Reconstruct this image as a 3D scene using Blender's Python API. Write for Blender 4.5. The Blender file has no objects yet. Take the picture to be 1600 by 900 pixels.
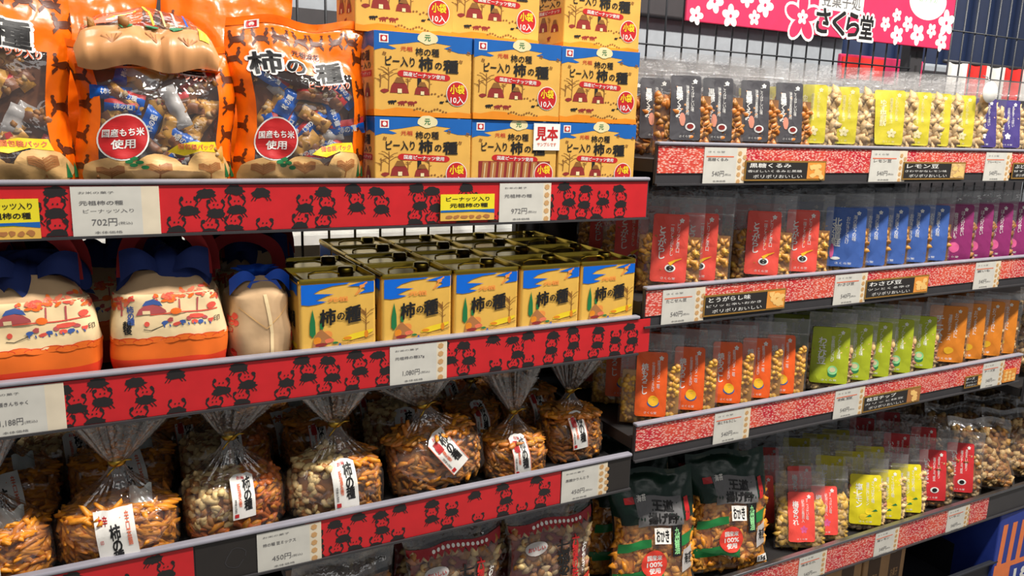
import bpy, bmesh, math, random
from mathutils import Vector, Matrix, noise
from mathutils.geometry import tessellate_polygon
sc = bpy.context.scene
COL = sc.collection
PI = math.pi
CZ = 1.45                      # camera height above the floor
# ---------------------------------------------------------------- camera
YAW, PITCH, ROLL, FPX = math.radians(28.4386), math.radians(11.6202), math.radians(1.7874), 1244.45
_f = Vector((math.sin(YAW)*math.cos(PITCH), math.cos(YAW)*math.cos(PITCH), -math.sin(PITCH)))
_r = Vector((math.cos(YAW), -math.sin(YAW), 0)); _u = _r.cross(_f)
CR = math.cos(ROLL)*_r + math.sin(ROLL)*_u
CU = -math.sin(ROLL)*_r + math.cos(ROLL)*_u
cam = bpy.data.objects.new('camera', bpy.data.cameras.new('camera'))
COL.objects.link(cam)
m3 = Matrix((CR, CU, -_f)).transposed()
cam.matrix_world = Matrix.Translation((0, -1, CZ)) @ m3.to_4x4()
cam.data.sensor_width = 36; cam.data.lens = 36*FPX/1600
cam.data.clip_start = .02
sc.camera = cam
def at(px, py, Y):             # the point of the plane at depth Y that the photograph shows at px, py
    d = CR*((px-800)/FPX) - CU*((py-450)/FPX) + _f
    return Vector((0, -1, CZ)) + d*((Y+1)/d.y)
# ---------------------------------------------------------------- world, lamps, exposure
w = bpy.data.worlds.new('World'); sc.world = w; w.use_nodes = True
w.node_tree.nodes['Background'].inputs[0].default_value = (.93, .96, 1, 1)
w.node_tree.nodes['Background'].inputs[1].default_value = .19
sc.view_settings.view_transform = 'Standard'; sc.view_settings.look = 'None'
sc.view_settings.gamma = 1; sc.view_settings.use_curve_mapping = False
sc.view_settings.exposure = 0.0
sc.cycles.transparent_max_bounces = 40; sc.cycles.max_bounces = 7; sc.cycles.diffuse_bounces = 3
sc.cycles.glossy_bounces = 3; sc.cycles.transmission_bounces = 4
sc.cycles.caustics_reflective = False; sc.cycles.caustics_refractive = False
sc.cycles.use_denoising = True
def lamp(name, loc, size, power, col=(1, .95, .88), tilt=0, sy=None):
    l = bpy.data.lights.new(name, 'AREA'); l.energy = power; l.color = col
    l.shape = 'RECTANGLE'; l.size = size; l.size_y = sy or size
    o = bpy.data.objects.new(name, l); COL.objects.link(o)
    o.location = loc; o.rotation_euler = (tilt, 0, 0)
    return o
for lx, lp in ((-.15, 20), (.75, 34), (1.65, 48), (2.5, 48)):
    lamp('ceiling_spot', (lx, -.86, CZ+1.9), .15, lp, tilt=math.radians(22))
lamp('fill_light', (.9, -2.3, CZ+1.5), 3.2, 9, col=(1, .97, .93), tilt=math.radians(35), sy=.5)  # unseen soft fill added behind the camera to lift the shade between shelves
lamp('rear_aisle_light', (.9, 1.05, CZ+1.4), 3.6, 26, col=(.95, .97, 1), sy=.4)
# ---------------------------------------------------------------- materials
MATS = {}
def lin(c):
    return tuple(((v/255)/12.92 if v/255 <= .04045 else ((v/255+.055)/1.055)**2.4) for v in c)
def M(name, rgb, rough=.5, metal=0., coat=0., vary=.06, scale=40):
    m = bpy.data.materials.new(name); m.use_nodes = True; MATS[name] = m
    nt = m.node_tree; b = nt.nodes['Principled BSDF']
    c = lin(rgb)
    tc = nt.nodes.new('ShaderNodeTexCoord'); n = nt.nodes.new('ShaderNodeTexNoise')
    n.inputs['Scale'].default_value = scale
    nt.links.new(tc.outputs['Object'], n.inputs['Vector'])
    r = nt.nodes.new('ShaderNodeValToRGB')
    r.color_ramp.elements[0].position = .3; r.color_ramp.elements[1].position = .7
    r.color_ramp.elements[0].color = tuple(x*(1-vary) for x in c)+(1,)
    r.color_ramp.elements[1].color = tuple(min(1, x*(1+vary)) for x in c)+(1,)
    nt.links.new(n.outputs['Fac'], r.inputs[0]); nt.links.new(r.outputs[0], b.inputs['Base Color'])
    b.inputs['Roughness'].default_value = rough; b.inputs['Metallic'].default_value = metal
    b.inputs['Coat Weight'].default_value = coat; b.inputs['Coat Roughness'].default_value = .12
    return m
def bumpify(name, scale, strength, dist=.002):
    m = MATS[name]; nt = m.node_tree; b = nt.nodes['Principled BSDF']
    tc = nt.nodes.new('ShaderNodeTexCoord'); n = nt.nodes.new('ShaderNodeTexNoise')
    n.inputs['Scale'].default_value = scale; n.inputs['Detail'].default_value = 3
    bp = nt.nodes.new('ShaderNodeBump'); bp.inputs['Strength'].default_value = strength; bp.inputs['Distance'].default_value = dist
    nt.links.new(tc.outputs['Object'], n.inputs['Vector']); nt.links.new(n.outputs['Fac'], bp.inputs['Height'])
    nt.links.new(bp.outputs[0], b.inputs['Normal'])
def film(name, tint=(.97, .97, .97), haze=.05, gloss=.10, rough=.13, scale=45, strength=.5, dist=.004, hazecol=(.75, .72, .70)):
    m = bpy.data.materials.new(name); m.use_nodes = True; MATS[name] = m
    nt = m.node_tree; nt.nodes.remove(nt.nodes['Principled BSDF']); out = nt.nodes['Material Output']
    N = nt.nodes.new; L = nt.links.new
    tr = N('ShaderNodeBsdfTransparent'); tr.inputs[0].default_value = tint+(1,)
    di = N('ShaderNodeBsdfDiffuse'); di.inputs[0].default_value = hazecol+(1,)
    gl = N('ShaderNodeBsdfGlossy'); gl.inputs['Roughness'].default_value = rough
    tc = N('ShaderNodeTexCoord'); n = N('ShaderNodeTexNoise'); n.inputs['Scale'].default_value = scale
    n.inputs['Detail'].default_value = 2.5; n.inputs['Distortion'].default_value = .6
    L(tc.outputs['Object'], n.inputs['Vector'])
    bp = N('ShaderNodeBump'); bp.inputs['Strength'].default_value = strength; bp.inputs['Distance'].default_value = dist
    L(n.outputs['Fac'], bp.inputs['Height']); L(bp.outputs[0], gl.inputs['Normal'])
    lw = N('ShaderNodeLayerWeight'); lw.inputs['Blend'].default_value = .12; L(bp.outputs[0], lw.inputs['Normal'])
    mth = N('ShaderNodeMath'); mth.operation = 'MULTIPLY_ADD'; mth.use_clamp = True
    mth.inputs[1].default_value = .40; mth.inputs[2].default_value = gloss
    L(lw.outputs['Fresnel'], mth.inputs[0])
    mn = N('ShaderNodeMath'); mn.operation = 'MINIMUM'; mn.inputs[1].default_value = .55; L(mth.outputs[0], mn.inputs[0])
    m1 = N('ShaderNodeMixShader'); m1.inputs[0].default_value = haze
    L(tr.outputs[0], m1.inputs[1]); L(di.outputs[0], m1.inputs[2])
    m2 = N('ShaderNodeMixShader'); L(mn.outputs[0], m2.inputs[0]); L(m1.outputs[0], m2.inputs[1]); L(gl.outputs[0], m2.inputs[2])
    L(m2.outputs[0], out.inputs[0])
    return m
film('clear_film', haze=.03); film('haze_film', haze=.15, gloss=.13, scale=60, strength=.9, rough=.1)
film('crinkle_film', haze=.03, gloss=.11, rough=.05, scale=28, strength=1., dist=.008)
film('gather_film', haze=.055, gloss=.13, rough=.15, scale=70, strength=.8, dist=.004, hazecol=(.62, .58, .56))
film('cover_plastic', haze=.02, gloss=.05, rough=.06, scale=3, strength=.15)
for a in [('box_yellow', (228, 176, 84), .42), ('sky_blue', (24, 98, 178), .42), ('tin_blue', (10, 104, 214), .3), ('ink', (26, 24, 24), .5), ('print_red', (196, 34, 36), .45),
          ('white_print', (240, 238, 232), .5), ('cream_print', (232, 220, 170), .5), ('dark_red', (142, 42, 36), .5), ('field_orange', (232, 140, 30), .45),
          ('print_yellow', (246, 214, 40), .45), ('leaf_green', (30, 120, 66), .5), ('bark', (138, 92, 40), .5), ('tin_yellow', (234, 184, 84), .3), ('hill_brown', (176, 116, 66), .45),
          ('pale_orange', (240, 150, 70), .45), ('grey_print', (110, 108, 108), .5),
          ('bag_orange', (250, 112, 12), .24), ('hill_tan', (226, 180, 116), .4), ('crab_brown', (92, 40, 12), .4), ('packet_blue', (24, 100, 200), .25), ('packet_gold', (216, 158, 70), .3),
          ('packet_brown', (140, 88, 56), .4), ('packet_silver', (196, 190, 186), .25), ('coral_print', (236, 120, 84), .45),
          ('strip_red', (206, 36, 42), .4), ('crab_black', (38, 34, 34), .45), ('card_white', (214, 211, 201), .55), ('hex_cream', (230, 216, 190), .55), ('hex_tan', (206, 160, 106), .55),
          ('sign_yellow', (240, 222, 40), .5), ('sign_black', (42, 38, 36), .5), ('sign_gold', (150, 112, 48), .4), ('snack_photo', (234, 150, 60), .5), ('snack_photo_light', (248, 200, 120), .5),
          ('shelf_black', (40, 38, 38), .5), ('rail_grey', (150, 148, 158), .35), ('gusset_tan', (212, 152, 98), .3), ('rail_dark', (58, 56, 58), .45), ('back_board', (40, 34, 32), .6), ('wire', (44, 46, 50), .4),
          ('paper_cream', (244, 216, 166), .8), ('paper_tan', (206, 170, 128), .85), ('wave_orange', (244, 112, 24), .7), ('wave_red', (232, 60, 24), .7), ('tree_red', (228, 84, 66), .75), ('house_plum', (186, 84, 84), .75),
          ('ink_blue', (60, 92, 160), .7), ('navy_cloth', (24, 44, 104), .85), ('bow_blue', (22, 86, 206), .5), ('strap_red', (150, 26, 30), .8),
          ('stick_orange', (236, 150, 40), .42), ('stick_brown', (204, 124, 52), .38), ('stick_red', (226, 122, 58), .4), ('peanut', (240, 206, 142), .5), ('peanut_dark', (186, 126, 70), .5),
          ('karinto', (172, 116, 50), .5), ('cracker_beige', (214, 176, 118), .55), ('arare_gold', (206, 146, 62), .5), ('corn_gold', (232, 176, 70), .45), ('nut_pale', (200, 170, 126), .5), ('chip_pink', (176, 122, 96), .5),
          ('bean_brown', (168, 112, 56), .5), ('cracker_yellow', (222, 176, 82), .5), ('granola', (172, 128, 66), .55), ('sachet', (200, 206, 200), .35),
          ('lab_grey', (76, 74, 78), .42), ('lab_yellow', (204, 190, 48), .45), ('lab_indigo', (72, 60, 124), .42), ('lab_red', (236, 84, 70), .42), ('lab_blue', (66, 100, 172), .42), ('lab_purple', (142, 44, 104), .42),
          ('lab_orange', (244, 98, 34), .42), ('lab_green', (172, 184, 38), .42), ('lab_amber', (220, 130, 38), .42), ('lab_coral', (250, 84, 72), .42), ('lab_lemon', (222, 206, 30), .45), ('lab_crimson', (208, 48, 52), .42),
          ('emblem_pink', (226, 96, 150), .5), ('emblem_egg', (250, 190, 40), .5), ('emblem_mint', (150, 220, 150), .5), ('emblem_skin', (214, 140, 116), .5),
          ('bag_green', (18, 46, 34), .3), ('tape_green', (36, 122, 62), .3), ('crisp_orange', (238, 166, 70), .5), ('red_badge', (232, 66, 50), .4), ('dark_red_bag', (160, 24, 34), .35),
          ('cardboard', (166, 128, 88), .8), ('cardboard_print', (82, 62, 46), .8), ('tray_black', (40, 42, 48), .5), ('box_blue', (40, 62, 150), .5), ('box_orange', (238, 128, 72), .5),
          ('banner_pink', (222, 44, 90), .6), ('panel_grey', (168, 174, 180), .6), ('navy_panel', (28, 46, 84), .6), ('panel_dark', (60, 56, 58), .6), ('cloth_white', (244, 240, 232), .8), ('cloth_red', (236, 50, 44), .8),
          ('sign_magenta', (200, 44, 92), .6), ('carton_white', (236, 236, 232), .6), ('carton_blue', (40, 60, 130), .6), ('floor_grey', (150, 146, 140), .35), ('wall_grey', (120, 122, 126), .7), ('wall_warm', (150, 144, 138), .7)]:
    M(*a)
M('tin_gold', (196, 168, 66), .22, 1.); M('gold_tie', (200, 160, 60), .3, .9); M('steel', (150, 150, 154), .35, 1.)
for n_, sc_, st_ in (('karinto', 120, .6), ('cracker_beige', 120, .5), ('granola', 160, .9), ('peanut', 150, .3), ('stick_orange', 120, .35), ('navy_cloth', 40, .6), ('paper_cream', 25, .5), ('paper_tan', 25, .5), ('bag_orange', 30, .35), ('hill_tan', 22, .5), ('crisp_orange', 90, .6), ('bag_green', 24, .7)):
    bumpify(n_, sc_, st_, .004)
def pink_weave():
    m = bpy.data.materials.new('pink_weave'); m.use_nodes = True; MATS['pink_weave'] = m
    nt = m.node_tree; b = nt.nodes['Principled BSDF']; N = nt.nodes.new; L = nt.links.new
    tc = N('ShaderNodeTexCoord'); mp = N('ShaderNodeMapping'); mp.inputs['Rotation'].default_value = (0, math.radians(35), 0); mp.inputs['Scale'].default_value = (170, 170, 420)
    v = N('ShaderNodeTexVoronoi'); v.inputs['Scale'].default_value = 1
    L(tc.outputs['Object'], mp.inputs[0]); L(mp.outputs[0], v.inputs['Vector'])
    n = N('ShaderNodeTexNoise'); n.inputs['Scale'].default_value = 14; L(tc.outputs['Object'], n.inputs['Vector'])
    r0 = N('ShaderNodeValToRGB'); r0.color_ramp.elements[0].position = .38; r0.color_ramp.elements[1].position = .62
    r0.color_ramp.elements[0].color = lin((196, 24, 48))+(1,); r0.color_ramp.elements[1].color = lin((222, 84, 62))+(1,)
    L(n.outputs['Fac'], r0.inputs[0])
    r = N('ShaderNodeValToRGB'); r.color_ramp.elements[0].position = .22; r.color_ramp.elements[0].color = (1, 1, 1, 1)
    r.color_ramp.elements[1].position = .55; r.color_ramp.elements[1].color = (0, 0, 0, 1)
    L(v.outputs['Distance'], r.inputs[0])
    mx = N('ShaderNodeMix'); mx.data_type = 'RGBA'; mx.inputs['B'].default_value = lin((244, 196, 180))+(1,)
    L(r.outputs[0], mx.inputs['Factor']); L(r0.outputs[0], mx.inputs['A']); L(mx.outputs['Result'], b.inputs['Base Color'])
    b.inputs['Roughness'].default_value = .5
pink_weave()
# ---------------------------------------------------------------- mesh kit
class MB:
    def __init__(s): s.v = []; s.f = []; s.m = []; s.s = []
    def add(s, verts, faces, mat, smooth=False, X=None):
        o = len(s.v)
        s.v.extend([tuple(X @ Vector(p)) for p in verts] if X is not None else [tuple(p) for p in verts])
        for i, f in enumerate(faces):
            s.f.append([o+k for k in f]); s.m.append(mat[i] if isinstance(mat, list) else mat); s.s.append(smooth)
        return s
    def box(s, c, d, mat, bev=0., X=None, taper=0.):
        v, f = rbox(bev/min(d) if bev else 0, d) if bev else (BOXV, BOXF)
        pts = [(c[0]+p[0]*d[0], c[1]+p[1]*d[1], c[2]+p[2]*d[2]) for p in v] if not bev else [(c[0]+p[0], c[1]+p[1], c[2]+p[2]) for p in v]
        return s.add(pts, f, mat, False, X)
    def grid(s, fn, nu, nv, mat, smooth=True, X=None, us=None, vs=None, wrap=False):
        us = us or [i/nu for i in range(nu+1)]; vs = vs or [j/nv for j in range(nv+1)]
        P = [fn(a, b) for b in vs for a in us]; W = len(us)
        F = []; Mt = []
        for j in range(len(vs)-1):
            for i in range(W-1):
                F.append((j*W+i, j*W+i+1, (j+1)*W+i+1, (j+1)*W+i))
                if callable(mat): Mt.append(mat((us[i]+us[i+1])/2, (vs[j]+vs[j+1])/2))
        if callable(mat):
            keep = [k for k, q in enumerate(Mt) if q]
            F = [F[k] for k in keep]; Mt = [Mt[k] for k in keep]
        return s.add(P, F, Mt if callable(mat) else mat, smooth, X)
    def tube(s, path, rad, mat, n=8, X=None, cap=True, flat=1.):
        path = [Vector(p) for p in path]; V = []; F = []
        up = Vector((0, 0, 1))
        for i, p in enumerate(path):
            t = (path[min(i+1, len(path)-1)]-path[max(i-1, 0)]).normalized()
            a = t.cross(up if abs(t.z) < .95 else Vector((0, 1, 0))).normalized(); b = t.cross(a)
            r = rad[i] if isinstance(rad, (list, tuple)) else rad
            for k in range(n):
                q = 2*PI*k/n; V.append(p + a*(r*math.cos(q)) + b*(r*flat*math.sin(q)))
        for i in range(len(path)-1):
            for k in range(n):
                F.append((i*n+k, i*n+(k+1) % n, (i+1)*n+(k+1) % n, (i+1)*n+k))
        if cap:
            F.append(tuple(range(n-1, -1, -1))); F.append(tuple((len(path)-1)*n+k for k in range(n)))
        return s.add(V, F, mat, True, X)
    def lathe(s, prof, mat, n=24, X=None, fn=None):
        V = []; F = []
        for i, (r, z) in enumerate(prof):
            for k in range(n):
                q = 2*PI*k/n; rr = r*(fn(i, q) if fn else 1); V.append((rr*math.cos(q), rr*math.sin(q), z))
        for i in range(len(prof)-1):
            for k in range(n):
                F.append((i*n+k, i*n+(k+1) % n, (i+1)*n+(k+1) % n, (i+1)*n+k))
        return s.add(V, F, mat, True, X)
    def build(s, name, parent=None, smooth_angle=None):
        me = bpy.data.meshes.new(name); me.from_pydata(s.v, [], s.f)
        names = list(dict.fromkeys(s.m)); ix = {k: i for i, k in enumerate(names)}
        for k in names: me.materials.append(MATS[k])
        me.polygons.foreach_set('material_index', [ix[k] for k in s.m])
        me.polygons.foreach_set('use_smooth', s.s)
        me.update()
        o = bpy.data.objects.new(name, me); COL.objects.link(o)
        if parent: o.parent = parent
        return o
BOXV = [(-.5, -.5, -.5), (.5, -.5, -.5), (.5, .5, -.5), (-.5, .5, -.5), (-.5, -.5, .5), (.5, -.5, .5), (.5, .5, .5), (-.5, .5, .5)]
BOXF = [(3, 2, 1, 0), (4, 5, 6, 7), (0, 1, 5, 4), (1, 2, 6, 5), (2, 3, 7, 6), (3, 0, 4, 7)]
_rb = {}
def rbox(b, d):
    k = (round(b, 4), tuple(round(x, 4) for x in d))
    if k not in _rb:
        bm = bmesh.new(); bmesh.ops.create_cube(bm, size=1)
        for v in bm.verts: v.co = Vector((v.co.x*d[0], v.co.y*d[1], v.co.z*d[2]))
        bmesh.ops.bevel(bm, geom=bm.edges[:], offset=b*min(d), segments=2, affect='EDGES', profile=.5)
        bm.verts.index_update()
        _rb[k] = ([tuple(v.co) for v in bm.verts], [tuple(v.index for v in f.verts) for f in bm.faces]); bm.free()
    return _rb[k]
def ico(sub):
    bm = bmesh.new(); bmesh.ops.create_icosphere(bm, subdivisions=sub, radius=1); bm.verts.index_update()
    r = ([v.co.copy() for v in bm.verts], [tuple(v.index for v in f.verts) for f in bm.faces]); bm.free(); return r
ICO1, ICO2 = ico(1), ico(2)
# --- flat artwork: polygons and lettering in 2D, later laid on a face or a curved skin
_tx = {}
def text2d(body, bold, vert):
    k = (body, bold, vert)
    if k not in _tx:
        c = bpy.data.curves.new('t', 'FONT'); c.body = '\n'.join(body) if vert else body
        c.align_x = 'CENTER' if vert else 'LEFT'; c.resolution_u = 2; c.offset = bold; c.space_line = .82
        o = bpy.data.objects.new('t', c); COL.objects.link(o)
        dg = bpy.context.evaluated_depsgraph_get(); dg.update()
        me = bpy.data.meshes.new_from_object(o.evaluated_get(dg), depsgraph=dg)
        P = [(v.co.x, v.co.y) for v in me.vertices]; me.calc_loop_triangles()
        T = [tuple(t.vertices) for t in me.loop_triangles]
        bpy.data.objects.remove(o); bpy.data.curves.remove(c); bpy.data.meshes.remove(me)
        if not P: P = [(0, 0), (1, 0), (1, 1)]; T = [(0, 1, 2)]
        x0 = min(p[0] for p in P); x1 = max(p[0] for p in P); y0 = min(p[1] for p in P); y1 = max(p[1] for p in P)
        _tx[k] = ([((p[0]-x0)/(x1-x0+1e-9)-.5, (p[1]-y0)/(y1-y0+1e-9)-.5) for p in P], T)
    return _tx[k]
class Art:
    def __init__(s): s.it = []
    def poly(s, pts, mat, l=1):
        if len(pts) < 3: return s
        T = tessellate_polygon([[Vector((p[0], p[1], 0)) for p in pts]])
        s.it.append((list(pts), [tuple(t) for t in T], mat, l)); return s
    def rect(s, x0, y0, x1, y1, mat, l=1): return s.poly([(x0, y0), (x1, y0), (x1, y1), (x0, y1)], mat, l)
    def ell(s, cx, cy, rx, ry, mat, l=1, n=24, rot=0., jag=0., seed=0):
        R = random.Random(seed); P = []
        for k in range(n):
            q = 2*PI*k/n; j = 1+jag*(R.random()-.5)*2; a, b = rx*j*math.cos(q), ry*j*math.sin(q)
            P.append((cx+a*math.cos(rot)-b*math.sin(rot), cy+a*math.sin(rot)+b*math.cos(rot)))
        return s.poly(P, mat, l)
    def line(s, pts, w, mat, l=1):
        for (a, b), (c, d) in zip(pts[:-1], pts[1:]):
            n = math.hypot(c-a, d-b) or 1; ox, oy = -(d-b)/n*w/2, (c-a)/n*w/2
            s.poly([(a+ox, b+oy), (a-ox, b-oy), (c-ox, d-oy), (c+ox, d+oy)], mat, l)
        return s
    def text(s, body, cx, cy, w, h, mat, l=2, bold=.012, vert=False, rot=0., shear=0.):
        P, T = text2d(body, 0., vert); c, n = math.cos(rot), math.sin(rot)
        em = h/len(body)/.9 if vert else h; ex = w if vert else w/len(body)
        D = [(0, 0)]
        if bold >= .05: D = [(bold*math.cos(k*PI/5), bold*math.sin(k*PI/5)) for k in range(10)]+[(0, 0)]
        elif bold > 0: D = [(bold, bold), (-bold, bold), (bold, -bold), (-bold, -bold)]
        for du, dv in D:           # heavier strokes: the glyph laid down again a hair to each side
            Q = []
            for x, y in P:
                x, y = x*w+y*h*shear+du*ex, y*h+dv*em; Q.append((cx+x*c-y*n, cy+x*n+y*c))
            s.it.append((Q, T, mat, l))
        return s
    def emit(s, mb, fn, maxlen=None, eps=.00025):     # fn(x, y, offset) -> 3D
        for n_, (P, T, mat, l) in enumerate(s.it):
            l = l+(n_ % 25)*.035        # no two pieces of print share a plane
            if maxlen:
                P = list(P); T = list(T); out = []
                while T:
                    a, b, c = T.pop()
                    e = [(math.hypot(P[i][0]-P[j][0], P[i][1]-P[j][1]), i, j, k) for i, j, k in ((a, b, c), (b, c, a), (c, a, b))]
                    d, i, j, k = max(e)
                    if d > maxlen and len(P) < 20000:
                        P.append(((P[i][0]+P[j][0])/2, (P[i][1]+P[j][1])/2)); q = len(P)-1
                        T += [(i, q, k), (q, j, k)]
                    else: out.append((a, b, c))
                T = out
            T2 = []
            for a, b, c in T:      # every triangle faces out
                ar = (P[b][0]-P[a][0])*(P[c][1]-P[a][1])-(P[b][1]-P[a][1])*(P[c][0]-P[a][0])
                T2.append((a, b, c) if ar > 0 else (a, c, b))
            mb.add([fn(p[0], p[1], l*eps) for p in P], T2, mat, bool(maxlen))
def face_map(x0, y, z0, W, H):           # artwork on an upright face looking at -Y; art coordinates 0..1
    return lambda a, b, o: (x0+a*W, y-o, z0+b*H)
# --- objects
def tagit(o, label, cat, group=None, kind=None):
    if label: o['label'] = label
    if cat: o['category'] = cat
    if group: o['group'] = group
    if kind: o['kind'] = kind
    return o
def thing(name, label, cat, loc=(0, 0, 0), rz=0., group=None, rx=0., ry=0.):
    o = bpy.data.objects.new(name, None); COL.objects.link(o); o.empty_display_size = .02
    o.location = loc; o.rotation_euler = (rx, ry, rz); return tagit(o, label, cat, group)
def copy_tree(o, loc=None, rz=0., label=None, group=None, rx=0., ry=0., scale=None, parent=None):
    c = o.copy(); COL.objects.link(c)
    if parent: c.parent = parent
    else:
        c.location = loc; c.rotation_euler = (rx, ry, rz)
        if scale: c.scale = scale
        if label: c['label'] = label
        if group: c['group'] = group
    for ch in [x for x in o.children]: copy_tree(ch, parent=c)
    return c
class Maker:                              # the first use moves the original, later uses copy it with its parts
    def __init__(s, root, half=.016): s.root = root; s.used = False; s.half = half
    def __call__(s, loc, rz=0., label=None, group=None, rx=0., ry=0., scale=None):
        loc = (loc[0], loc[1], loc[2]+s.half*abs(math.sin(rx)))     # a leaning thing rests on its rear edge
        if not s.used:
            s.used = True; o = s.root; o.location = loc; o.rotation_euler = (rx, ry, rz)
            if scale: o.scale = scale
            if label: o['label'] = label
            if group: o['group'] = group
            return o
        return copy_tree(s.root, loc, rz, label, group, rx, ry, scale)
def structure(o): o['kind'] = 'structure'; return o
#SECTION_END_KIT
# ---------------------------------------------------------------- the room beyond and the gondola
b = MB(); b.box((1.2, .6, -.02), (9, 7, .04), 'floor_grey'); structure(b.build('floor'))
b = MB(); b.box((1.2, 3.6, 1.5), (9, .06, 3), 'wall_grey'); structure(b.build('wall_back'))
def crab(a, x, z, s, R, mat, lo, hi):
    def clip(P):      # keep the print on the strip
        return [(p[0], min(max(p[1], lo), hi)) for p in P]
    n = 22; P = []
    for k in range(n):
        q = 2*PI*k/n; j = 1+.28*(R.random()-.5)*(1.5 if k % 2 else .6)
        P.append((x+s*.5*j*math.cos(q)*(1.05 if math.sin(q) < 0 else .9), z+s*.27*j*math.sin(q)))
    if z-s*.2 < hi and z+s*.2 > lo: a.poly(clip(P), mat)
    for sg in (-1, 1):
        L = [(x+sg*s*.3, z+s*.2), (x+sg*s*.44, z+s*.42), (x+sg*s*.36, z+s*.62)]
        if z+s*.6 < hi and z+s*.2 > lo:
            a.line(L, s*.08, mat); a.ell(x+sg*s*.35, z+s*.62, s*.1, s*.13, mat, n=8, jag=.3, seed=R.randint(0, 99), rot=sg*.6)
        elif z+s*.2 > hi: pass
        for t in (.15, .32):
            if z-s*.45 > lo: a.line([(x+sg*s*t, z-s*.15), (x+sg*s*(t+.2), z-s*.42)], s*.05, mat)
    if z+s*.5 < hi and z+s*.45 > lo:
        for sg in (-1, 1): a.ell(x+sg*s*.1, z+s*.45, s*.04, s*.05, mat, n=6)
ZL = dict(A=-.076, B=-.297, C=-.533, R1=-.021, R2=-.251, R3=-.483, R4=-.826, D=-.80)
ZL = {k: v+CZ for k, v in ZL.items()}
DECK = .026
def deck_z(k): return ZL[k]-DECK
def shelf(k, x0, x1, label, insert, low=0., strips=None, depth=.37, dark_rail=False, xs1=None):
    t = thing('store_shelf', label, 'shelf', (0, 0, 0)); z = ZL[k]
    MB().box(((x0+x1)/2, .008+depth/2, z-DECK-.01), (x1-x0, depth, .02), 'shelf_black').build('deck', t)
    H = .061 if not low else .064
    b = MB().box(((x0+x1)/2, .003, z-H/2-.002), (x1-x0, .006, H), 'rail_dark')
    b.box(((x0+x1)/2, .0, z-H-.001), (x1-x0, .010, .003), 'rail_dark'); b.build('price_channel', t)
    MB().box(((x0+x1)/2, .002, z-.001), (x1-x0, .013, .0055), 'steel' if dark_rail else 'rail_grey', bev=.002).build('front_lip', t)
    if insert:
        R = random.Random(k)
        for (sx0, sx1, mt) in strips:
            b = MB(); zt, zb = z-.005, z-H+low+.001
            b.box(((sx0+sx1)/2, -.0008, (zt+zb)/2), (sx1-sx0, .0016, zt-zb), mt)
            if mt == 'strip_red':
                a = Art(); x = sx0+.012; col = 0
                while x < sx1-.018:
                    for row in range(3):
                        zz = zt-.006-row*.0235-(col % 2)*.004
                        if R.random() < .78: crab(a, x+R.uniform(-.005, .005)+row % 2*.006, zz, .0225, R, 'crab_black', zb+.0005, zt)
                    x += R.choice((.030, .033, .036, .046)); col += 1
                a.emit(b, lambda p, q, o: (p, -.0016-o, q))
            if mt == 'sign_black':
                a = Art(); a.line([((sx0+sx1)/2-.02+.012*math.cos(q*.5)*(1+.3*math.sin(q)), (zt+zb)/2+.014*math.sin(q*.5)) for q in range(13)], .0012, 'rail_dark')
                a.emit(b, lambda p, q, o: (p, -.0016-o, q))
            b.build('patterned_strip' if mt != 'sign_black' else 'black_strip', t)
    return t
shelf('A', -.5, .778, 'upper left shelf with red crab-patterned strip, under the orange bags and yellow boxes', 1, 0, [(-.495, .775, 'strip_red')])
shelf('B', -.5, .776, 'middle left shelf with red crab-patterned strip, under the cloth-wrapped bags and tins', 1, 0, [(-.495, .798, 'strip_red')])
shelf('C', -.5, .778, 'lower left shelf with red and black strip, under the tied clear bags', 1, 0, [(-.495, .092, 'strip_red'), (.094, .232, 'sign_black'), (.234, .64, 'strip_red'), (.642, .776, 'sign_black')])
shelf('D', -.5, .70, 'bottom left shelf mostly below the photo, holding flat bags with clear tops', 0)
shelf('R1', .79, 2.2, 'top right shelf with pink woven strip, under the grey and yellow labelled pouches', 1, .016, [(.792, 2.19, 'pink_weave')])
shelf('R2', .785, 2.2, 'second right shelf with pink woven strip, under the red and blue labelled pouches', 1, .016, [(.787, 2.19, 'pink_weave')])
shelf('R3', .783, 1.885, 'third right shelf with pink woven strip, under the orange and green labelled pouches', 1, .016, [(.785, 1.883, 'pink_weave')])
shelf('R4', .74, 2.6, 'lowest right shelf with pink woven strip, under the coral and lemon labelled pouches', 1, .0, [(.76, 1.845, 'pink_weave')], dark_rail=True)
# the shelf of the next bay, far right
t = thing('store_shelf', 'dark end shelf at the far right edge holding brown snack bags', 'shelf'); zf = CZ-.545
MB().box((2.35, .19, zf-.04), (.86, .36, .02), 'shelf_black').build('deck', t)
MB().box((2.35, .003, zf-.03), (.86, .006, .06), 'rail_dark').build('price_channel', t)
MB().box((2.35, .0, zf), (.86, .012, .008), 'rail_grey', bev=.003).build('front_lip', t)
def upright(x, label, z1=CZ+.6):
    t = thing('shelf_upright', label, 'upright', (x, .40, 0))
    ps = MB().box((0, 0, z1/2), (.05, .03, z1), 'rail_dark', bev=.004).build('post', t)
    b = MB()
    for i in range(40): b.box((0, -.0152, .5+i*.035), (.008, .0006, .018), 'shelf_black')
    b.build('slot_strip', ps)
    MB().box((0, .06, .03), (.045, .12, .06), 'rail_dark', bev=.004).build('foot', t)
upright(.785, 'black slotted upright between the left and right shelf bays')
upright(-.5, 'black slotted upright at the far left end of the left bay')
upright(1.91, 'black slotted upright right of the pink banner')
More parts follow.
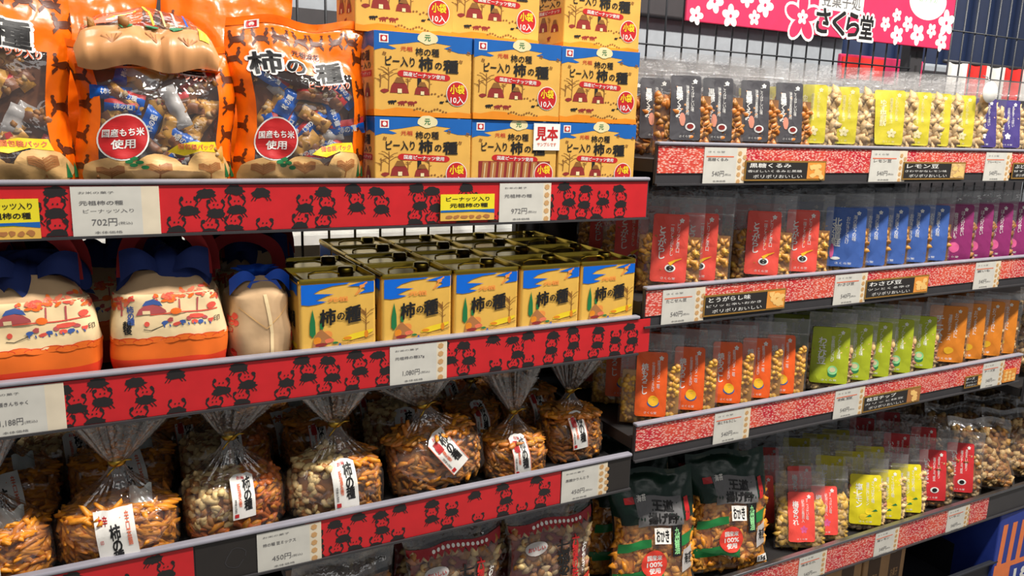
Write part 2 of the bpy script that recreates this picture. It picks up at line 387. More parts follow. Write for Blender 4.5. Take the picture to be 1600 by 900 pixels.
def grid_panel(x0, x1, z0, z1, label):
    t = thing('wire_grid', label, 'wire grid', (0, 0, 0)); b = MB(); y = .383; n = int((x1-x0)/.046)
    for i in range(n+1):
        x = x0+i*(x1-x0)/n; b.tube([(x, y, z0), (x, y, z1)], .0023, 'wire', 5)
    b.build('vertical_wires', t); b = MB(); z = z0
    while z < z1+.001: b.tube([(x0, y-.003, z), (x1, y-.004, z)], .002, 'wire', 5); z += .115
    b.build('horizontal_wires', t)
grid_panel(-.47, .755, CZ-.36, CZ+.5, 'black wire grid behind the orange bags and yellow boxes')
grid_panel(.815, 1.88, CZ-.06, CZ+.5, 'black wire grid behind the grey and yellow labelled pouches')
grid_panel(1.94, 2.9, CZ-.3, CZ+.5, 'black wire grid right of the pink banner at the far right')
def board(x0, x1, z0, z1, label):
    b = MB().box(((x0+x1)/2, .40, (z0+z1)/2), (x1-x0, .012, z1-z0), 'back_board')
    for zz in (z0+.02, z1-.02): b.box(((x0+x1)/2, .392, zz), (x1-x0, .006, .012), 'rail_dark')
    tagit(b.build('back_panel'), label, 'panel')
board(-.47, .755, .05, CZ-.365, 'dark back panel of the left bay behind the tied snack bags')
board(.815, 1.88, .05, CZ-.065, 'dark back panel of the right bay behind the lower pouches')
board(1.94, 2.9, .05, CZ-.305, 'dark back panel of the far right bay')
# seen through the grid: fixtures of the next aisle
def simple(name, label, cat, parts, group=None):
    t = thing(name, label, cat, (0, 0, 0), 0, group)
    for pn, fn in parts: b = MB(); fn(b); b.build(pn, t)
    return t
simple('display_unit', 'pale grey display unit in the next aisle, seen under the pink banner', 'display unit',
       [('body', lambda b: b.box((1.62, 1.25, .9), (1.6, .4, 1.8+.48), 'panel_grey', bev=.01)), ('ledge', lambda b: b.box((1.4, 1.0, CZ+.165), (1.1, .12, .07), 'panel_dark', bev=.01)),
        ('top_rail', lambda b: b.box((1.62, 1.03, CZ+.36), (1.6, .05, .06), 'panel_dark', bev=.005))])
simple('navy_curtain', 'dark navy hanging in the next aisle at the right of the banner', 'curtain',
       [('fabric', lambda b: b.grid(lambda u, v: (2.42+u*2.2, 1.5+.03*math.sin(u*80), .4+v*2.2), 120, 4, 'navy_panel')), ('rail', lambda b: b.tube([(2.4, 1.5, 2.62), (4.65, 1.5, 2.62)], .015, 'rail_dark'))])
simple('display_unit', 'grey low cabinet in the next aisle behind the far right grid', 'display unit',
       [('body', lambda b: b.box((3.3, 1.1, CZ/2+.13), (1.7, .3, CZ+.27), 'panel_grey', bev=.01)), ('shelf_edge', lambda b: b.box((3.3, .93, CZ+.22), (1.7, .04, .03), 'rail_dark', bev=.004)), ('plinth', lambda b: b.box((3.3, .94, .06), (1.6, .02, .12), 'panel_dark'))])
simple('display_unit', 'grey display unit in the next aisle behind the orange bags', 'display unit',
       [('body', lambda b: b.box((.2, 1.2, .98), (1.1, .3, 1.96), 'panel_grey', bev=.01)), ('dark_band', lambda b: b.box((.2, 1.04, CZ+.24), (1.1, .02, .04), 'panel_dark'))])
simple('aisle_sign', 'pink sign board in the next aisle just above the yellow labelled pouches', 'sign',
       [('board', lambda b: b.box((2.08, .62, CZ+.185), (.36, .012, .075), 'sign_magenta', bev=.003)), ('red_panel', lambda b: b.box((1.99, .612, CZ+.185), (.17, .006, .06), 'cloth_red')), ('post', lambda b: b.box((2.08, .64, .82), (.03, .02, 1.64), 'rail_dark'))])
t = thing('striped_bunting', 'red and white striped festive cloth in the next aisle at right edge', 'cloth')
for i in range(5):
    x0 = 2.385+i*.1
    MB().grid(lambda u, v: (x0+u*.1, .62+.008*math.sin(u*PI), CZ+.13+v*.1), 8, 2, 'cloth_white' if i % 2 == 0 else 'cloth_red').build('white_stripe' if i % 2 == 0 else 'red_stripe', t)
MB().tube([(2.38, .63, CZ+.232), (2.9, .63, CZ+.232)], .006, 'rail_dark').build('cord', t)
MB().box((2.62, .66, (CZ+.13)/2), (.6, .04, CZ+.13), 'panel_dark', bev=.004).build('stand', t)
R = random.Random(4)
t = thing('rear_shelf', 'white shelf edge of the next aisle, glimpsed through the wire grid', 'shelf')
MB().box((.3, .68, CZ-.235), (1.7, .26, .02), 'carton_white').build('deck', t)
MB().box((.3, .56, CZ-.215), (1.7, .008, .02), 'carton_white', bev=.002).build('front_lip', t)
MB().box((.3, .82, .62), (1.7, .02, 1.24), 'carton_white').build('back_panel', t)
x = -.42; i = 0
while x < .95:
    wd = R.choice((.09, .12, .07, .10)); h = R.choice((.09, .11, .10)); m_ = 'carton_white'
    t = thing('carton', None, 'carton', (x+wd/2, .645, CZ-.225))
    MB().box((0, 0, h/2), (wd-.012, .14, h), m_, bev=.003).build('box_body', t)
    MB().box((0, -.0705, h*(.3 if i % 2 else .72)), (wd-.02, .001, h*.2), ('carton_blue', 'panel_grey', 'sign_gold', 'carton_blue', 'panel_grey')[i % 5]).build('printed_band', t)
    t['label'] = 'white carton on the next aisle, seen through the wire grid below the upper left shelf'; t['group'] = 'white cartons beyond the wire grid'
    x += wd; i += 1
# ---------------------------------------------------------------- pink banner on the grid
BY = .365
p0 = at(1068, 0, BY); pb = at(1072, 33, BY); pr = at(1484, 78, BY); pt = at(1500, 0, BY)
bx0, bx1, bz0, bz1 = pb.x, pr.x, (pb.z+pr.z)/2, (pb.z+pr.z)/2+.20
t = thing('shop_banner', 'pink banner with white blossoms and black shop lettering, hung on the wire grid', 'banner')
b = MB().box(((bx0+bx1)/2, BY+.004, (bz0+bz1)/2), (bx1-bx0, .006, bz1-bz0), 'banner_pink', bev=.002)
def bq(px, py): q = at(px, py, BY); return q.x, q.z
a = Art(); R = random.Random(2)
def blossom(a, x, z, r, mat='white_print', l=1, core=True, rot=0.):
    for k in range(5):
        q = rot+PI/2+k*2*PI/5; a.ell(x+.55*r*math.cos(q), z+.55*r*math.sin(q), .46*r, .34*r, mat, l, 12, rot=q)
    if core: a.ell(x, z, .16*r, .16*r, 'banner_pink', l+1, 8)
for (px, py, s) in ((1088, 24, .02), (1117, 2, .025), (1142, 25, .025), (1179, 28, .017), (1196, 8, .026), (1168, -3, .02), (1384, 37, .018), (1402, 24, .017), (1419, 37, .02), (1434, 54, .027), (1456, 48, .019), (1479, 36, .033), (1471, 66, .024), (1402, 55, .024)):
    x, z = bq(px, py); blossom(a, x, z, s, rot=R.random())
x, z = bq(1254, 27); q2 = bq(1362, 42)
for k in range(5):       # outlined blossom in front of the lettering
    q = PI/2+k*2*PI/5; cx, cz = x+.03*math.cos(q), z+.03*math.sin(q)
    a.ell(cx, cz, .03, .021, 'white_print', 1, 16, rot=q); a.ell(cx, cz, .024, .015, 'banner_pink', 2, 16, rot=q)
blossom(a, x, z, .017, l=3)
cs = [bq(px, py) for px, py in ((1286, 32), (1311, 36), (1333, 39), (1354, 43))]
for ch, (cx, cz) in zip('さくら堂', cs):
    a.text(ch, cx, cz, .052, .06, 'white_print', 3, bold=.075); a.text(ch, cx, cz, .044, .053, 'ink', 4, bold=.03)
x, z = bq(1316, 4); a.rect(x-.075, z-.02, x+.075, z+.03, 'white_print', 1); a.text('豆菓子処', x, z+.002, .13, .03, 'grey_print', 2)
x, z = bq(1451, 2); a.ell(x, z, .072, .045, 'white_print', 1, 40); a.text('おすすめ', x, z+.006, .07, .018, 'emblem_mint', 2, .0)
a.emit(b, lambda p, q, o: (p, BY+.001-o, q)); b.build('board', t)
for sx in (bx0+.03, bx1-.03):
    MB().tube([(sx, BY-.002, bz1-.01), (sx, BY+.008, bz1+.012), (sx, BY+.017, bz1+.006)], .002, 'steel', 6).build('hook', t)
# ---------------------------------------------------------------- price cards and product signs in the rails
def card(k, px0, px1, hexpx, lines, label, r=False):
    z1 = ZL[k]-.0055; z0 = ZL[k]-.0625 if not r else ZL[k]-.066
    pm = at(px0, 0, -.002)
    py = lambda px: 450
    # find X where the card's edges meet the rail
    def X(px):
        lo, hi = -100, 1000
        for _ in range(40):
            m = (lo+hi)/2
            if at(px, m, -.002).z > (z0+z1)/2: lo = m
            else: hi = m
        return at(px, lo, -.002).x
    x0, x1 = X(px0), X(px1); xh = X(hexpx)
    t = thing('price_card', label, 'price card', (x0, -.0022, z0)); W = x1-x0; H = z1-z0
    b = MB().box((W/2, 0, H/2), (W, .001, H), 'card_white'); a = Art(); R = random.Random(px0)
    yy = [.86, .70, .56] if not r else [.86, .72, .52]
    sz = [(.55, .05), (.7, .085), (.75, .075)]
    a.text(lines[0], W*.36, H*.88, W*.5, H*.05, 'grey_print', 1, .0)
    if r: a.rect(W*.06, H*.74, W*.9, H*.77, 'coral_print', 1)
    a.text(lines[1], W*.42, H*.68, W*.62, H*.085, 'grey_print', 1, .01)
    if len(lines) > 3: a.text(lines[2], W*.52, H*.52, W*.72, H*.075, 'grey_print', 1, .0)
    a.text(lines[-1], W*.45, H*.30, W*.36, H*.15, 'grey_print', 1, .0)
    a.text('(税込)', W*.75, H*.27, W*.2, H*.07, 'grey_print', 1, .0); a.text('本体価格', W*.5, H*.10, W*.4, H*.055, 'grey_print', 1, .0)
    a.emit(b, lambda p, q, o: (p, -.0005-o, q)); b.build('card_face', t)
    if hexpx > px1:
        w2 = xh-x1; b = MB().box((W+w2/2, 0, H/2), (w2, .001, H), 'hex_cream'); a = Art(); j = 0; zz = .005
        while zz < H-.003:
            for c in range(max(1, round(w2/.011))):
                hx = W+.006+c*.011; hz = zz+(c % 2)*.0055
                if hx < xh-.004 and hz < H-.004: a.ell(hx, hz, .0045, .0042, 'hex_tan', 1, 6, rot=.3)
            zz += .0115
        a.emit(b, lambda p, q, o: (p, -.0005-o, q)); b.build('honeycomb_edge', t)
    return t
card('A', 112, 222, 250, ['お米の菓子', '元祖柿の種', 'ピーナッツ入り', '702円'], 'white price card reading 702 yen under the orange bags')
card('A', 780, 848, 860, ['お米の菓子', '元祖柿の種', '972円'], 'white price card under the stacked yellow boxes')
card('B', -30, 72, 102, ['お米の菓子', '柿の種きんちゃく', '1,188円'], 'white price card at the left edge under the cloth-wrapped bags')
card('B', 609, 682, 698, ['お米の菓子', '元祖柿の種27g', '1,080円'], 'white price card reading 1,080 yen under the yellow tins')
card('C', 402, 484, 502, ['お米の菓子', '柿の種 豆ミックス', '450円'], 'white price card beside the black strip under the tied peanut bags')
card('C', 877, 934, 948, ['お米の菓子', '黒糖かりんとう', '450円'], 'white price card at the right end under the tied snack bags')
for (k, a0, a1, h, ln, lb) in (
    ('R1', 1099, 1150, 1164, ('さくら堂', '黒糖くるみ', '540円'), 'white price card under the grey labelled pouches'),
    ('R1', 1359, 1403, 1415, ('さくら堂', 'レモン豆', '540円'), 'white price card under the yellow labelled pouches'),
    ('R1', 1538, 1570, 1578, ('さくら堂', 'ブルーベリー', '540円'), 'white price card under the indigo labelled pouches'),
    ('R2', 1034, 1085, 1100, ('さくら堂', 'たこせん豆', '540円'), 'white price card under the red labelled pouches of the second right shelf'),
    ('R2', 1303, 1344, 1353, ('さくら堂', 'わさび豆', '540円'), 'white price card under the blue labelled pouches'),
    ('R2', 1522, 1553, 1561, ('さくら堂', '紫いも', '540円'), 'white price card under the purple labelled pouches'),
    ('R3', 1115, 1161, 1171, ('さくら堂', '焼とうもろこし', '540円'), 'white price card under the orange labelled pouches'),
    ('R3', 1303, 1341, 1349, ('さくら堂', '枝豆', '540円'), 'white price card under the green labelled pouches'),
    ('R3', 1534, 1560, 1567, ('さくら堂', 'チーズ豆', '540円'), 'white price card under the amber labelled pouches'),
    ('R4', 1247, 1282, 1290, ('さくら堂', '梅あられ', '540円'), 'white price card under the coral labelled pouches'),
    ('R4', 1366, 1396, 1403, ('さくら堂', '塩レモン', '540円'), 'white price card under the lemon yellow labelled pouches'),
    ('R4', 1479, 1506, 1513, ('さくら堂', 'いちご', '540円'), 'white price card under the crimson labelled pouches')):
    card(k, a0, a1, h, ln, lb, True)
def sign(k, p0, p1, top, bot, l1, l2, label, photo='snack_photo'):
    a0 = at(p0[0], p0[1], -.004); a1 = at(p1[0], p1[1], -.004)
    z1, z0 = ZL[k]-top, ZL[k]-bot; W = a1.x-a0.x; H = z1-z0
    t = thing('product_sign', label, 'sign', (a0.x, -.0035, z0))
    b = MB().box((W/2, 0, H/2), (W, .0012, H), 'sign_gold'); a = Art()
    a.rect(.0025, .003, W-.0025, H-.003, 'sign_black', 1)
    a.text(l1, W*.3, H*.76, W*.5, H*.22, 'white_print', 2); a.text(l2, W*.36, H*.48, W*.66, H*.12, 'white_print', 2, .0)
    a.text('ポリポリおいしい', W*.4, H*.22, W*.6, H*.17, 'white_print', 2, .0)
    a.emit(b, lambda p, q, o: (p, -.0006-o, q)); b.build('sign_board', t)
    b = MB(); a = Art(); a.rect(W*.76, .003, W-.0025, H-.003, photo, 2); R = random.Random(p0[0])
    for i in range(9): a.ell(W*.88+R.uniform(-.07, .07)*W, H*.5+R.uniform(-.3, .3)*H, W*.04, H*.13, 'snack_photo_light', 3, 8, jag=.3, seed=i)
    a.emit(b, lambda p, q, o: (p, -.0006-o, q)); b.build('snack_picture', t)
sign('R1', (1164, 265), (1290, 265), .026, .060, '黒糖くるみ', '香ばしいくるみと黒糖', 'black product sign with orange snack picture under the grey labelled pouches')
sign('R1', (1411, 265), (1508, 265), .026, .060, 'レモン豆', 'さわやかなレモン味', 'black product sign with pale snack picture under the yellow labelled pouches', 'cracker_beige')
sign('R1', (1582, 265), (1640, 265), .026, .060, 'ぶどう豆', '甘ずっぱい', 'black product sign at the right edge of the top right shelf')
sign('R2', (1100, 475), (1227, 465), .021, .058, 'とうがらし味', 'ピリッと辛いおかき', 'black product sign with orange snack picture under the red labelled pouches')
sign('R2', (1353, 448), (1450, 445), .021, .058, 'わさび豆', 'ツンとくる辛さ', 'black product sign with snack picture under the blue labelled pouches')
sign('R3', (1350, 620), (1439, 606), .028, .062, '枝豆チップ', 'カリッと枝豆', 'black product sign with pink snack picture under the green labelled pouches', 'hill_brown')
sign('R3', (1509, 590), (1534, 590), .028, .055, 'チーズ', 'おいしい', 'small black product sign left of the amber pouches price card')
def photo_tag(k, p0, p1, label):
    a0 = at(*p0, -.004); a1 = at(*p1, -.004); W = a1.x-a0.x; H = .03; b = MB().box((a0.x+W/2, -.0035, ZL[k]-.045), (W, .0012, H), 'snack_photo'); a = Art()
    for i in range(8): a.ell(a0.x+W*(.2+.6*(i % 3)/2), ZL[k]-.045+(i//3-1)*.008, .006, .004, 'snack_photo_light', 1, 8, jag=.3, seed=i)
    a.emit(b, lambda p, q, o: (p, -.0041-o, q)); tagit(b.build('picture_card'), label, 'card')
photo_tag('R3', (1568, 585), (1587, 585), 'orange picture card at the right end of the third right shelf')
def yellow_card(p0, p1, label, zt=.022, zb=.058, lines=('ピーナッツ入り', '元祖柿の種')):
    a0 = at(*p0, -.004); a1 = at(*p1, -.004); W = a1.x-a0.x; z0 = ZL['A']-zb; H = zb-zt
    t = thing('shelf_card', label, 'card', (a0.x, -.0045, z0))
    b = MB().box((W/2, 0, H/2), (W, .001, H), 'sign_yellow'); a = Art()
    a.rect(0, 0, W, H*.3, 'tin_yellow', 1); a.poly([(0, H*.32), (0, H*.4), (W, H*.42), (W, H*.27), (W*.6, H*.34)], 'sky_blue', 2)
    a.text(lines[0], W*.5, H*.82, W*.8, H*.16, 'ink', 1); a.text(lines[1], W*.52, H*.58, W*.7, H*.16, 'ink', 1, .02)
    for i in range(6): a.ell(W*(.15+.14*i), H*.14, W*.06, H*.07, 'hill_brown', 2, 10, jag=.3, seed=i)
    a.emit(b, lambda p, q, o: (p, -.0005-o, q)); b.build('card_face', t)
yellow_card((-45, 340), (62, 340), 'yellow shelf card with landscape strip at the left end of the upper left shelf', .018, .061)
yellow_card((688, 320), (772, 320), 'yellow shelf card left of the price card under the yellow boxes', .020, .056)
# ---------------------------------------------------------------- yellow snack boxes
BW, BH, BD = .138, .106, .085
def sky_shape(): return [(0, 1), (0, .77), (.08, .80), (.18, .79), (.22, .805), (.13, .84), (.27, .865), (.42, .90), (.60, .905), (.78, .885), (.70, .845), (.86, .80), (1, .80), (1, 1)]
def house(a, x, y, w, h, l=1):
    a.poly([(x-.5*w, y), (x-.42*w, y+.5*h), (x-.25*w, y+.8*h), (x, y+h), (x+.25*w, y+.8*h), (x+.42*w, y+.5*h), (x+.5*w, y)], 'dark_red', l)
    a.poly([(x-.3*w, y+.7*h), (x-.15*w, y+1.1*h), (x+.15*w, y+1.1*h), (x+.3*w, y+.7*h)], 'bark', l+1); a.rect(x-.1*w, y, x+.12*w, y+.3*h, 'cream_print', l+1)
def beast(a, x, y, s, mat='dark_red'):
    a.ell(x, y, s, s*.5, mat, 1, 10, jag=.2, seed=int(x*100)); a.ell(x+s*1.1, y+s*.3, s*.4, s*.35, mat, 1, 8)
    for d in (-.6, .0, .6): a.rect(x+d*s-.006, y-s*.9, x+d*s+.006, y, mat, 1)
def twigs(a, x, y, h, R, mat='bark', w=.006, n=5, l=1):
    a.line([(x, y), (x+.005, y+h*.6), (x, y+h)], w*1.6, mat, l)
    for i in range(n):
        s = R.choice((-1, 1)); yy = y+h*R.uniform(.35, .9); dx = h*R.uniform(.15, .4)
        a.line([(x, yy), (x+s*dx*.6, yy+dx*.5), (x+s*dx, yy+dx*.6)], w, mat, l)
def box_front(sample=False):
    a = Art(); R = random.Random(3)
    a.poly(sky_shape(), 'sky_blue', 1)
    a.rect(.05, .865, .14, .965, 'white_print', 2); a.rect(.062, .88, .128, .95, 'print_red', 3); a.ell(.095, .915, .02, .026, 'white_print', 4, 12)
    a.ell(.53, .955, .10, .075, 'cream_print', 2, 18, jag=.1); a.text('元', .53, .955, .06, .07, 'leaf_green', 3)
    for x, y in ((.10, .74), (.76, .835), (.88, .70), (.96, .81)): blossomish(a, x, y, .018)
    a.text('元祖', .32, .81, .12, .055, 'print_red', 2, .01); a.text('柿の種', .53, .785, .24, .095, 'ink', 2, .02)
    a.text('ピー入り', .255, .655, .29, .115, 'ink', 2, .02); a.text('柿', .515, .645, .135, .16, 'ink', 2, .035); a.text('の', .645, .63, .07, .08, 'ink', 2, .03); a.text('種', .775, .63, .15, .155, 'ink', 2, .035)
    a.ell(.28, .515, .05, .04, 'print_red', 1); a.ell(.72, .49, .05, .04, 'print_red', 1); a.poly([(.28, .475), (.72, .45), (.72, .53), (.28, .555)], 'print_red', 1)
    a.text('国産ピーナッツ使用', .5, .503, .42, .05, 'white_print', 2, .015, rot=-.055)
    if not sample:
        twigs(a, .14, .30, .28, R, n=7); twigs(a, .06, .34, .16, R, n=5); twigs(a, .33, .34, .12, R); twigs(a, .55, .30, .18, R)
        house(a, .25, .28, .19, .17); house(a, .48, .27, .16, .14); a.rect(.43, .36, .47, .47, 'ink', 1); a.ell(.10, .30, .04, .025, 'dark_red', 1, 8, jag=.3)
        for i in range(7): a.ell(.58+.035*i, .26+.03*R.random(), .012, .012, 'bark', 1, 6)
        beast(a, .17, .17, .035, 'ink'); beast(a, .27, .165, .04); beast(a, .37, .165, .04); beast(a, .68, .19, .02, 'ink'); beast(a, .74, .21, .015, 'ink')
        a.poly([(0, 0), (1, 0), (1, .06), (.85, .075), (.7, .055), (.5, .06), (.36, .10), (.22, .105), (.08, .07), (0, .08)], 'field_orange', 1)
        for i in range(12): a.ell(.40+.03*i, .085+.02*math.sin(i), .012, .012, 'bark', 2, 6)
    else:
        a.rect(.08, .02, .92, .47, 'dark_red', 1)
        for i in range(8): a.poly([(.10+.095*i, .03), (.165+.095*i, .03), (.19+.095*i, .46), (.125+.095*i, .46)], 'hill_brown', 2); a.line([(.13+.095*i, .05), (.155+.095*i, .44)], .008, 'cream_print', 3)
    a.ell(.845, .30, .115, .155, 'white_print', 2, 30); a.ell(.845, .30, .107, .146, 'print_red', 3, 30)
    a.text('小袋', .845, .355, .15, .11, 'print_yellow', 4, .03); a.text('10入', .845, .225, .14, .085, 'white_print', 4, .02)
    return a
def blossomish(a, x, y, s):
    for k in range(4): a.ell(x+s*.7*math.cos(k*PI/2+.5), y+s*.8*math.sin(k*PI/2+.5), s*.5, s*.5, 'bark', 2, 6)
def box_side():
    a = Art(); R = random.Random(8)
    a.poly([(0, 1), (0, .80), (.3, .84), (.5, .80), (.75, .84), (1, .8), (1, 1)], 'sky_blue', 1)
    a.text('柿の種', .5, .72, .6, .12, 'ink', 2, .03); a.text('ピー入り', .5, .60, .7, .08, 'ink', 2, .02); a.rect(.1, .47, .9, .54, 'print_red', 1)
    house(a, .3, .25, .3, .18); house(a, .7, .23, .26, .15); twigs(a, .5, .25, .2, R); a.text('国産ピーナッツ', .5, .505, .7, .045, 'white_print', 2)
    a.poly([(0, 0), (1, 0), (1, .08), (.6, .06), (.3, .10), (0, .07)], 'field_orange', 1); beast(a, .5, .15, .05)
    return a
_bf, _bs = box_front(), box_side()
def snack_box(sample=False):
    t = thing('snack_box', 'x', 'box')
    b = MB().box((0, BD/2, BH/2), (BW, BD, BH), 'box_yellow', bev=.0016)
    (box_front(True) if sample else _bf).emit(b, face_map(-BW/2, 0, 0, BW, BH))
    _bs.emit(b, lambda p, q, o: (-BW/2-o, BD*(1-p), q*BH)); _bs.emit(b, lambda p, q, o: (BW/2+o, BD*p, q*BH))
    a = Art(); a.rect(.1, .1, .9, .9, 'cream_print', 1); a.text('柿の種', .5, .5, .5, .3, 'ink', 2); a.emit(b, lambda p, q, o: (-BW/2+p*BW, q*BD, BH+o))
    b.build('carton_body', t)
    MB().box((0, BD*.5, BH+.0003), (BW*.98, .0008, .0006), 'box_blue').build('lid_seam', t)
    if sample:
        b = MB().box((.05, -.002, BH*.80), (.044, .001, .038), 'cloth_white'); a = Art()
        a.text('見本', .05, BH*.845, .036, .019, 'print_red', 1, .03); a.text('サンプルです', .05, BH*.70, .032, .005, 'coral_print', 1)
        a.emit(b, lambda p, q, o: (p, -.0025-o, q)); o = b.build('sample_card', t); o['label'] = 'white card with red sample lettering'
        t['category'] = 'box'
    return t
mk = Maker(snack_box()); smp = snack_box(True)
zA = deck_z('A'); G = 'stacked yellow snack boxes'
for r, rn in ((0, 'bottom'), (1, 'middle')):
    for i, cn in enumerate(('leftmost', 'centre', 'rightmost')):
        lb = f'yellow snack box with blue top, {cn} of the {rn} row of the stack'
        loc = (.4075+i*.1400, .012+.002*((i+r) % 2), zA+.0005+r*(BH+.0012))
        if r == 0 and i == 1:
            smp.location = loc; smp['label'] = 'yellow sample box with a white card and stick packets showing in its window'; smp['group'] = G
        else: mk(loc, 0, lb, G)
for i, px in enumerate((555, 705, 880)):
    q = at(px, 60, .048)
    mk((q.x+BW/2, .048, zA+.0005+2*(BH+.0012)), .0, f'yellow snack box, {("leftmost","centre","rightmost")[i]} of the top row cut by the top edge of the photo', G)
for i in range(4):
    for r in range(2):
        mk((.4075+i*.1400-(.14 if i == 3 else 0)*0 if i < 3 else .4075, .11+(.10 if i == 3 else 0), zA+.0005+r*(BH+.0012)), 0, 'yellow snack box hidden behind the front of the stack', 'yellow boxes behind the stack')
# ---------------------------------------------------------------- yellow tins
TW, TD, TH = .1025, .082, .1195
def tin():
    t = thing('snack_tin', 'x', 'tin')
    def ring(z, ins=0., r=.004):
        P = []
        for cx, cy, q0 in ((1, -1, -PI/2), (1, 1, 0), (-1, 1, PI/2), (-1, -1, PI)):
            for k in range(5):
                q = q0+k*PI/8; rr = max(r-ins, .001)
                P.append((cx*(TW/2-ins-rr)+rr*math.cos(q), TD/2+cy*(TD/2-ins-rr)+rr*math.sin(q), z))
        return P
    def loft(b, rings, mats, cap=None):
        n = len(rings[0])
        for i in range(len(rings)-1):
            b.add(rings[i]+rings[i+1], [(k, (k+1) % n, n+(k+1) % n, n+k) for k in range(n)], mats[i], False)
        if cap: b.add(rings[-1], [tuple(range(n))], cap)
    hb = TH-.007
    b = MB(); loft(b, [ring(.0), ring(.003, -.0006), ring(hb)], ['tin_gold', 'tin_yellow']); b.add(ring(0), [tuple(range(19, -1, -1))], 'tin_gold')
    a = Art(); R = random.Random(5)
    a.poly([(0, 1), (0, .76), (.10, .745), (.22, .755), (.34, .78), (.19, .80), (.34, .85), (.44, .868), (.16, .885), (.26, .935), (.42, .97), (.62, .985), (.66, 1)], 'tin_blue', 1)
    a.poly([(.62, .955), (.82, .945), (.88, .90), (.78, .85), (1, .865), (1, 1), (.86, 1), (.76, .985)], 'tin_blue', 1)
    a.line([(.74, .84), (.80, .90), (.82, .945), (.90, .99)], .02, 'pale_orange', 2); a.ell(.83, .945, .04, .022, 'pale_orange', 2, 8)
    a.text('元祖', .50, .80, .27, .055, 'pale_orange', 2, .03)
    a.text('柿', .35, .585, .21, .20, 'ink', 4, .03, rot=.08, shear=.1); a.text('の', .53, .585, .10, .09, 'ink', 4, .03); a.text('種', .70, .60, .21, .20, 'ink', 4, .035, rot=.1, shear=.1)
    for x, w, y0, y1 in ((.145, .085, .34, .70), (.27, .06, .42, .66)):
        a.poly([(x-w*.5, y0+.04), (x-w*.45, y0+(y1-y0)*.5), (x, y1), (x+w*.4, y0+(y1-y0)*.55), (x+w*.45, y0+.05), (x, y0)], 'leaf_green', 2)
    a.poly([(.13, .22), (.15, .30), (.2, .40), (.26, .44), (.33, .38), (.40, .32), (.42, .27), (.30, .25), (.2, .21)], 'hill_brown', 3)
    a.ell(.20, .30, .05, .05, 'field_orange', 4, 10, jag=.2); a.ell(.34, .36, .06, .06, 'pale_orange', 3, 12, jag=.25); a.ell(.25, .245, .08, .025, 'dark_red', 4, 10, jag=.2); a.ell(.36, .29, .06, .03, 'coral_print', 4, 9, jag=.3)
    a.poly([(.55, .275), (.68, .27), (.85, .30), (.98, .36), (.98, .39), (.7, .35), (.56, .31)], 'print_yellow', 2); a.ell(.62, .30, .06, .02, 'field_orange', 3, 10)
    a.line([(.40, .25), (.5, .245), (.6, .235), (.72, .27), (.88, .28), (.99, .315)], .008, 'bark', 3); a.ell(.45, .255, .04, .014, 'leaf_green', 3, 8); a.ell(.51, .215, .018, .03, 'ink_blue', 3, 8, jag=.3)
    twigs(a, .88, .30, .36, R, w=.007, n=11); a.ell(.885, .33, .03, .05, 'field_orange', 2, 10)
    for x, y in ((.27, .06), (.35, .075)): a.line([(x, y), (x+.02, y+.03), (x+.015, y+.055)], .012, 'bark', 2)
    beast(a, .66, .085, .03, 'ink'); beast(a, .76, .08, .045); a.ell(.92, .12, .06, .03, 'field_orange', 1, 10, jag=.2)
    fm = lambda x0, y, z0, W, H: (lambda p, q, o: (x0+p*W, y-.0006-o, z0+q*H))
    a.emit(b, fm(-TW/2+.0025, 0, .004, TW-.005, hb-.005))
    for sg in (-1, 1):
        s = Art(); s.poly([(0, 1), (0, .78), (.2, .75), (.5, .8), (.3, .86), (.7, .9), (1, .86), (1, 1)], 'tin_blue', 1); s.text('柿の種', .5, .55, .6, .2, 'ink', 2, .03); s.ell(.4, .28, .2, .08, 'hill_brown', 1, 12, jag=.2); s.rect(.3, .18, .9, .24, 'print_yellow', 1)
        if sg < 0: s.emit(b, lambda p, q, o: (-TW/2-.0006-o, TD-.008-p*(TD-.016), .004+q*(hb-.006)))
        else: s.emit(b, lambda p, q, o: (TW/2+.0006+o, .008+p*(TD-.016), .004+q*(hb-.006)))
    b.build('printed_body', t)
    b = MB(); loft(b, [ring(hb), ring(hb+.001, -.0012), ring(hb+.004, -.0012), ring(TH-.0005, -.0004), ring(TH-.0005, .0008), ring(hb+.001, .0022)], ['tin_gold']*5)
    b.build('gold_rim', t)
    b = MB(); b.add(ring(hb+.001, .0022), [tuple(range(20))], 'tin_gold'); loft(b, [ring(hb+.001, .010), ring(hb+.003, .011), ring(hb+.003, .013)], ['tin_gold']*2, 'tin_gold')
    ld = b.build('lid', t)
    X = Matrix.Translation((.026, TD*.66, hb+.003))
    MB().lathe([(.0, .0075), (.009, .0075), (.011, .006), (.011, .001), (.014, 0)], 'tin_gold', 20, X).build('round_cap', ld)
    MB().tube([(-.03, TD*.42, hb+.003), (-.03, TD*.42, hb+.006), (-.022, TD*.40, hb+.0085), (.0, TD*.36, hb+.009), (.01, TD*.38, hb+.006), (.01, TD*.38, hb+.003)], .0016, 'tin_gold', 7).build('wire_handle', ld)
    return t
mk = Maker(tin()); zB = deck_z('B')
OR5 = ('leftmost', 'second from left', 'middle', 'fourth from left', 'rightmost')
for i, px in enumerate((466, 596, 709, 813, 906)):
    q = at(px, 470, .008)
    mk((q.x+.001+TW/2, .008, zB+.0005), .0, f'yellow snack tin with gold lid, {OR5[i]} of the five in the front row', 'yellow snack tins')
FX = [at(px, 470, .008).x+.001+TW/2 for px in (466, 596, 709, 813, 906)]
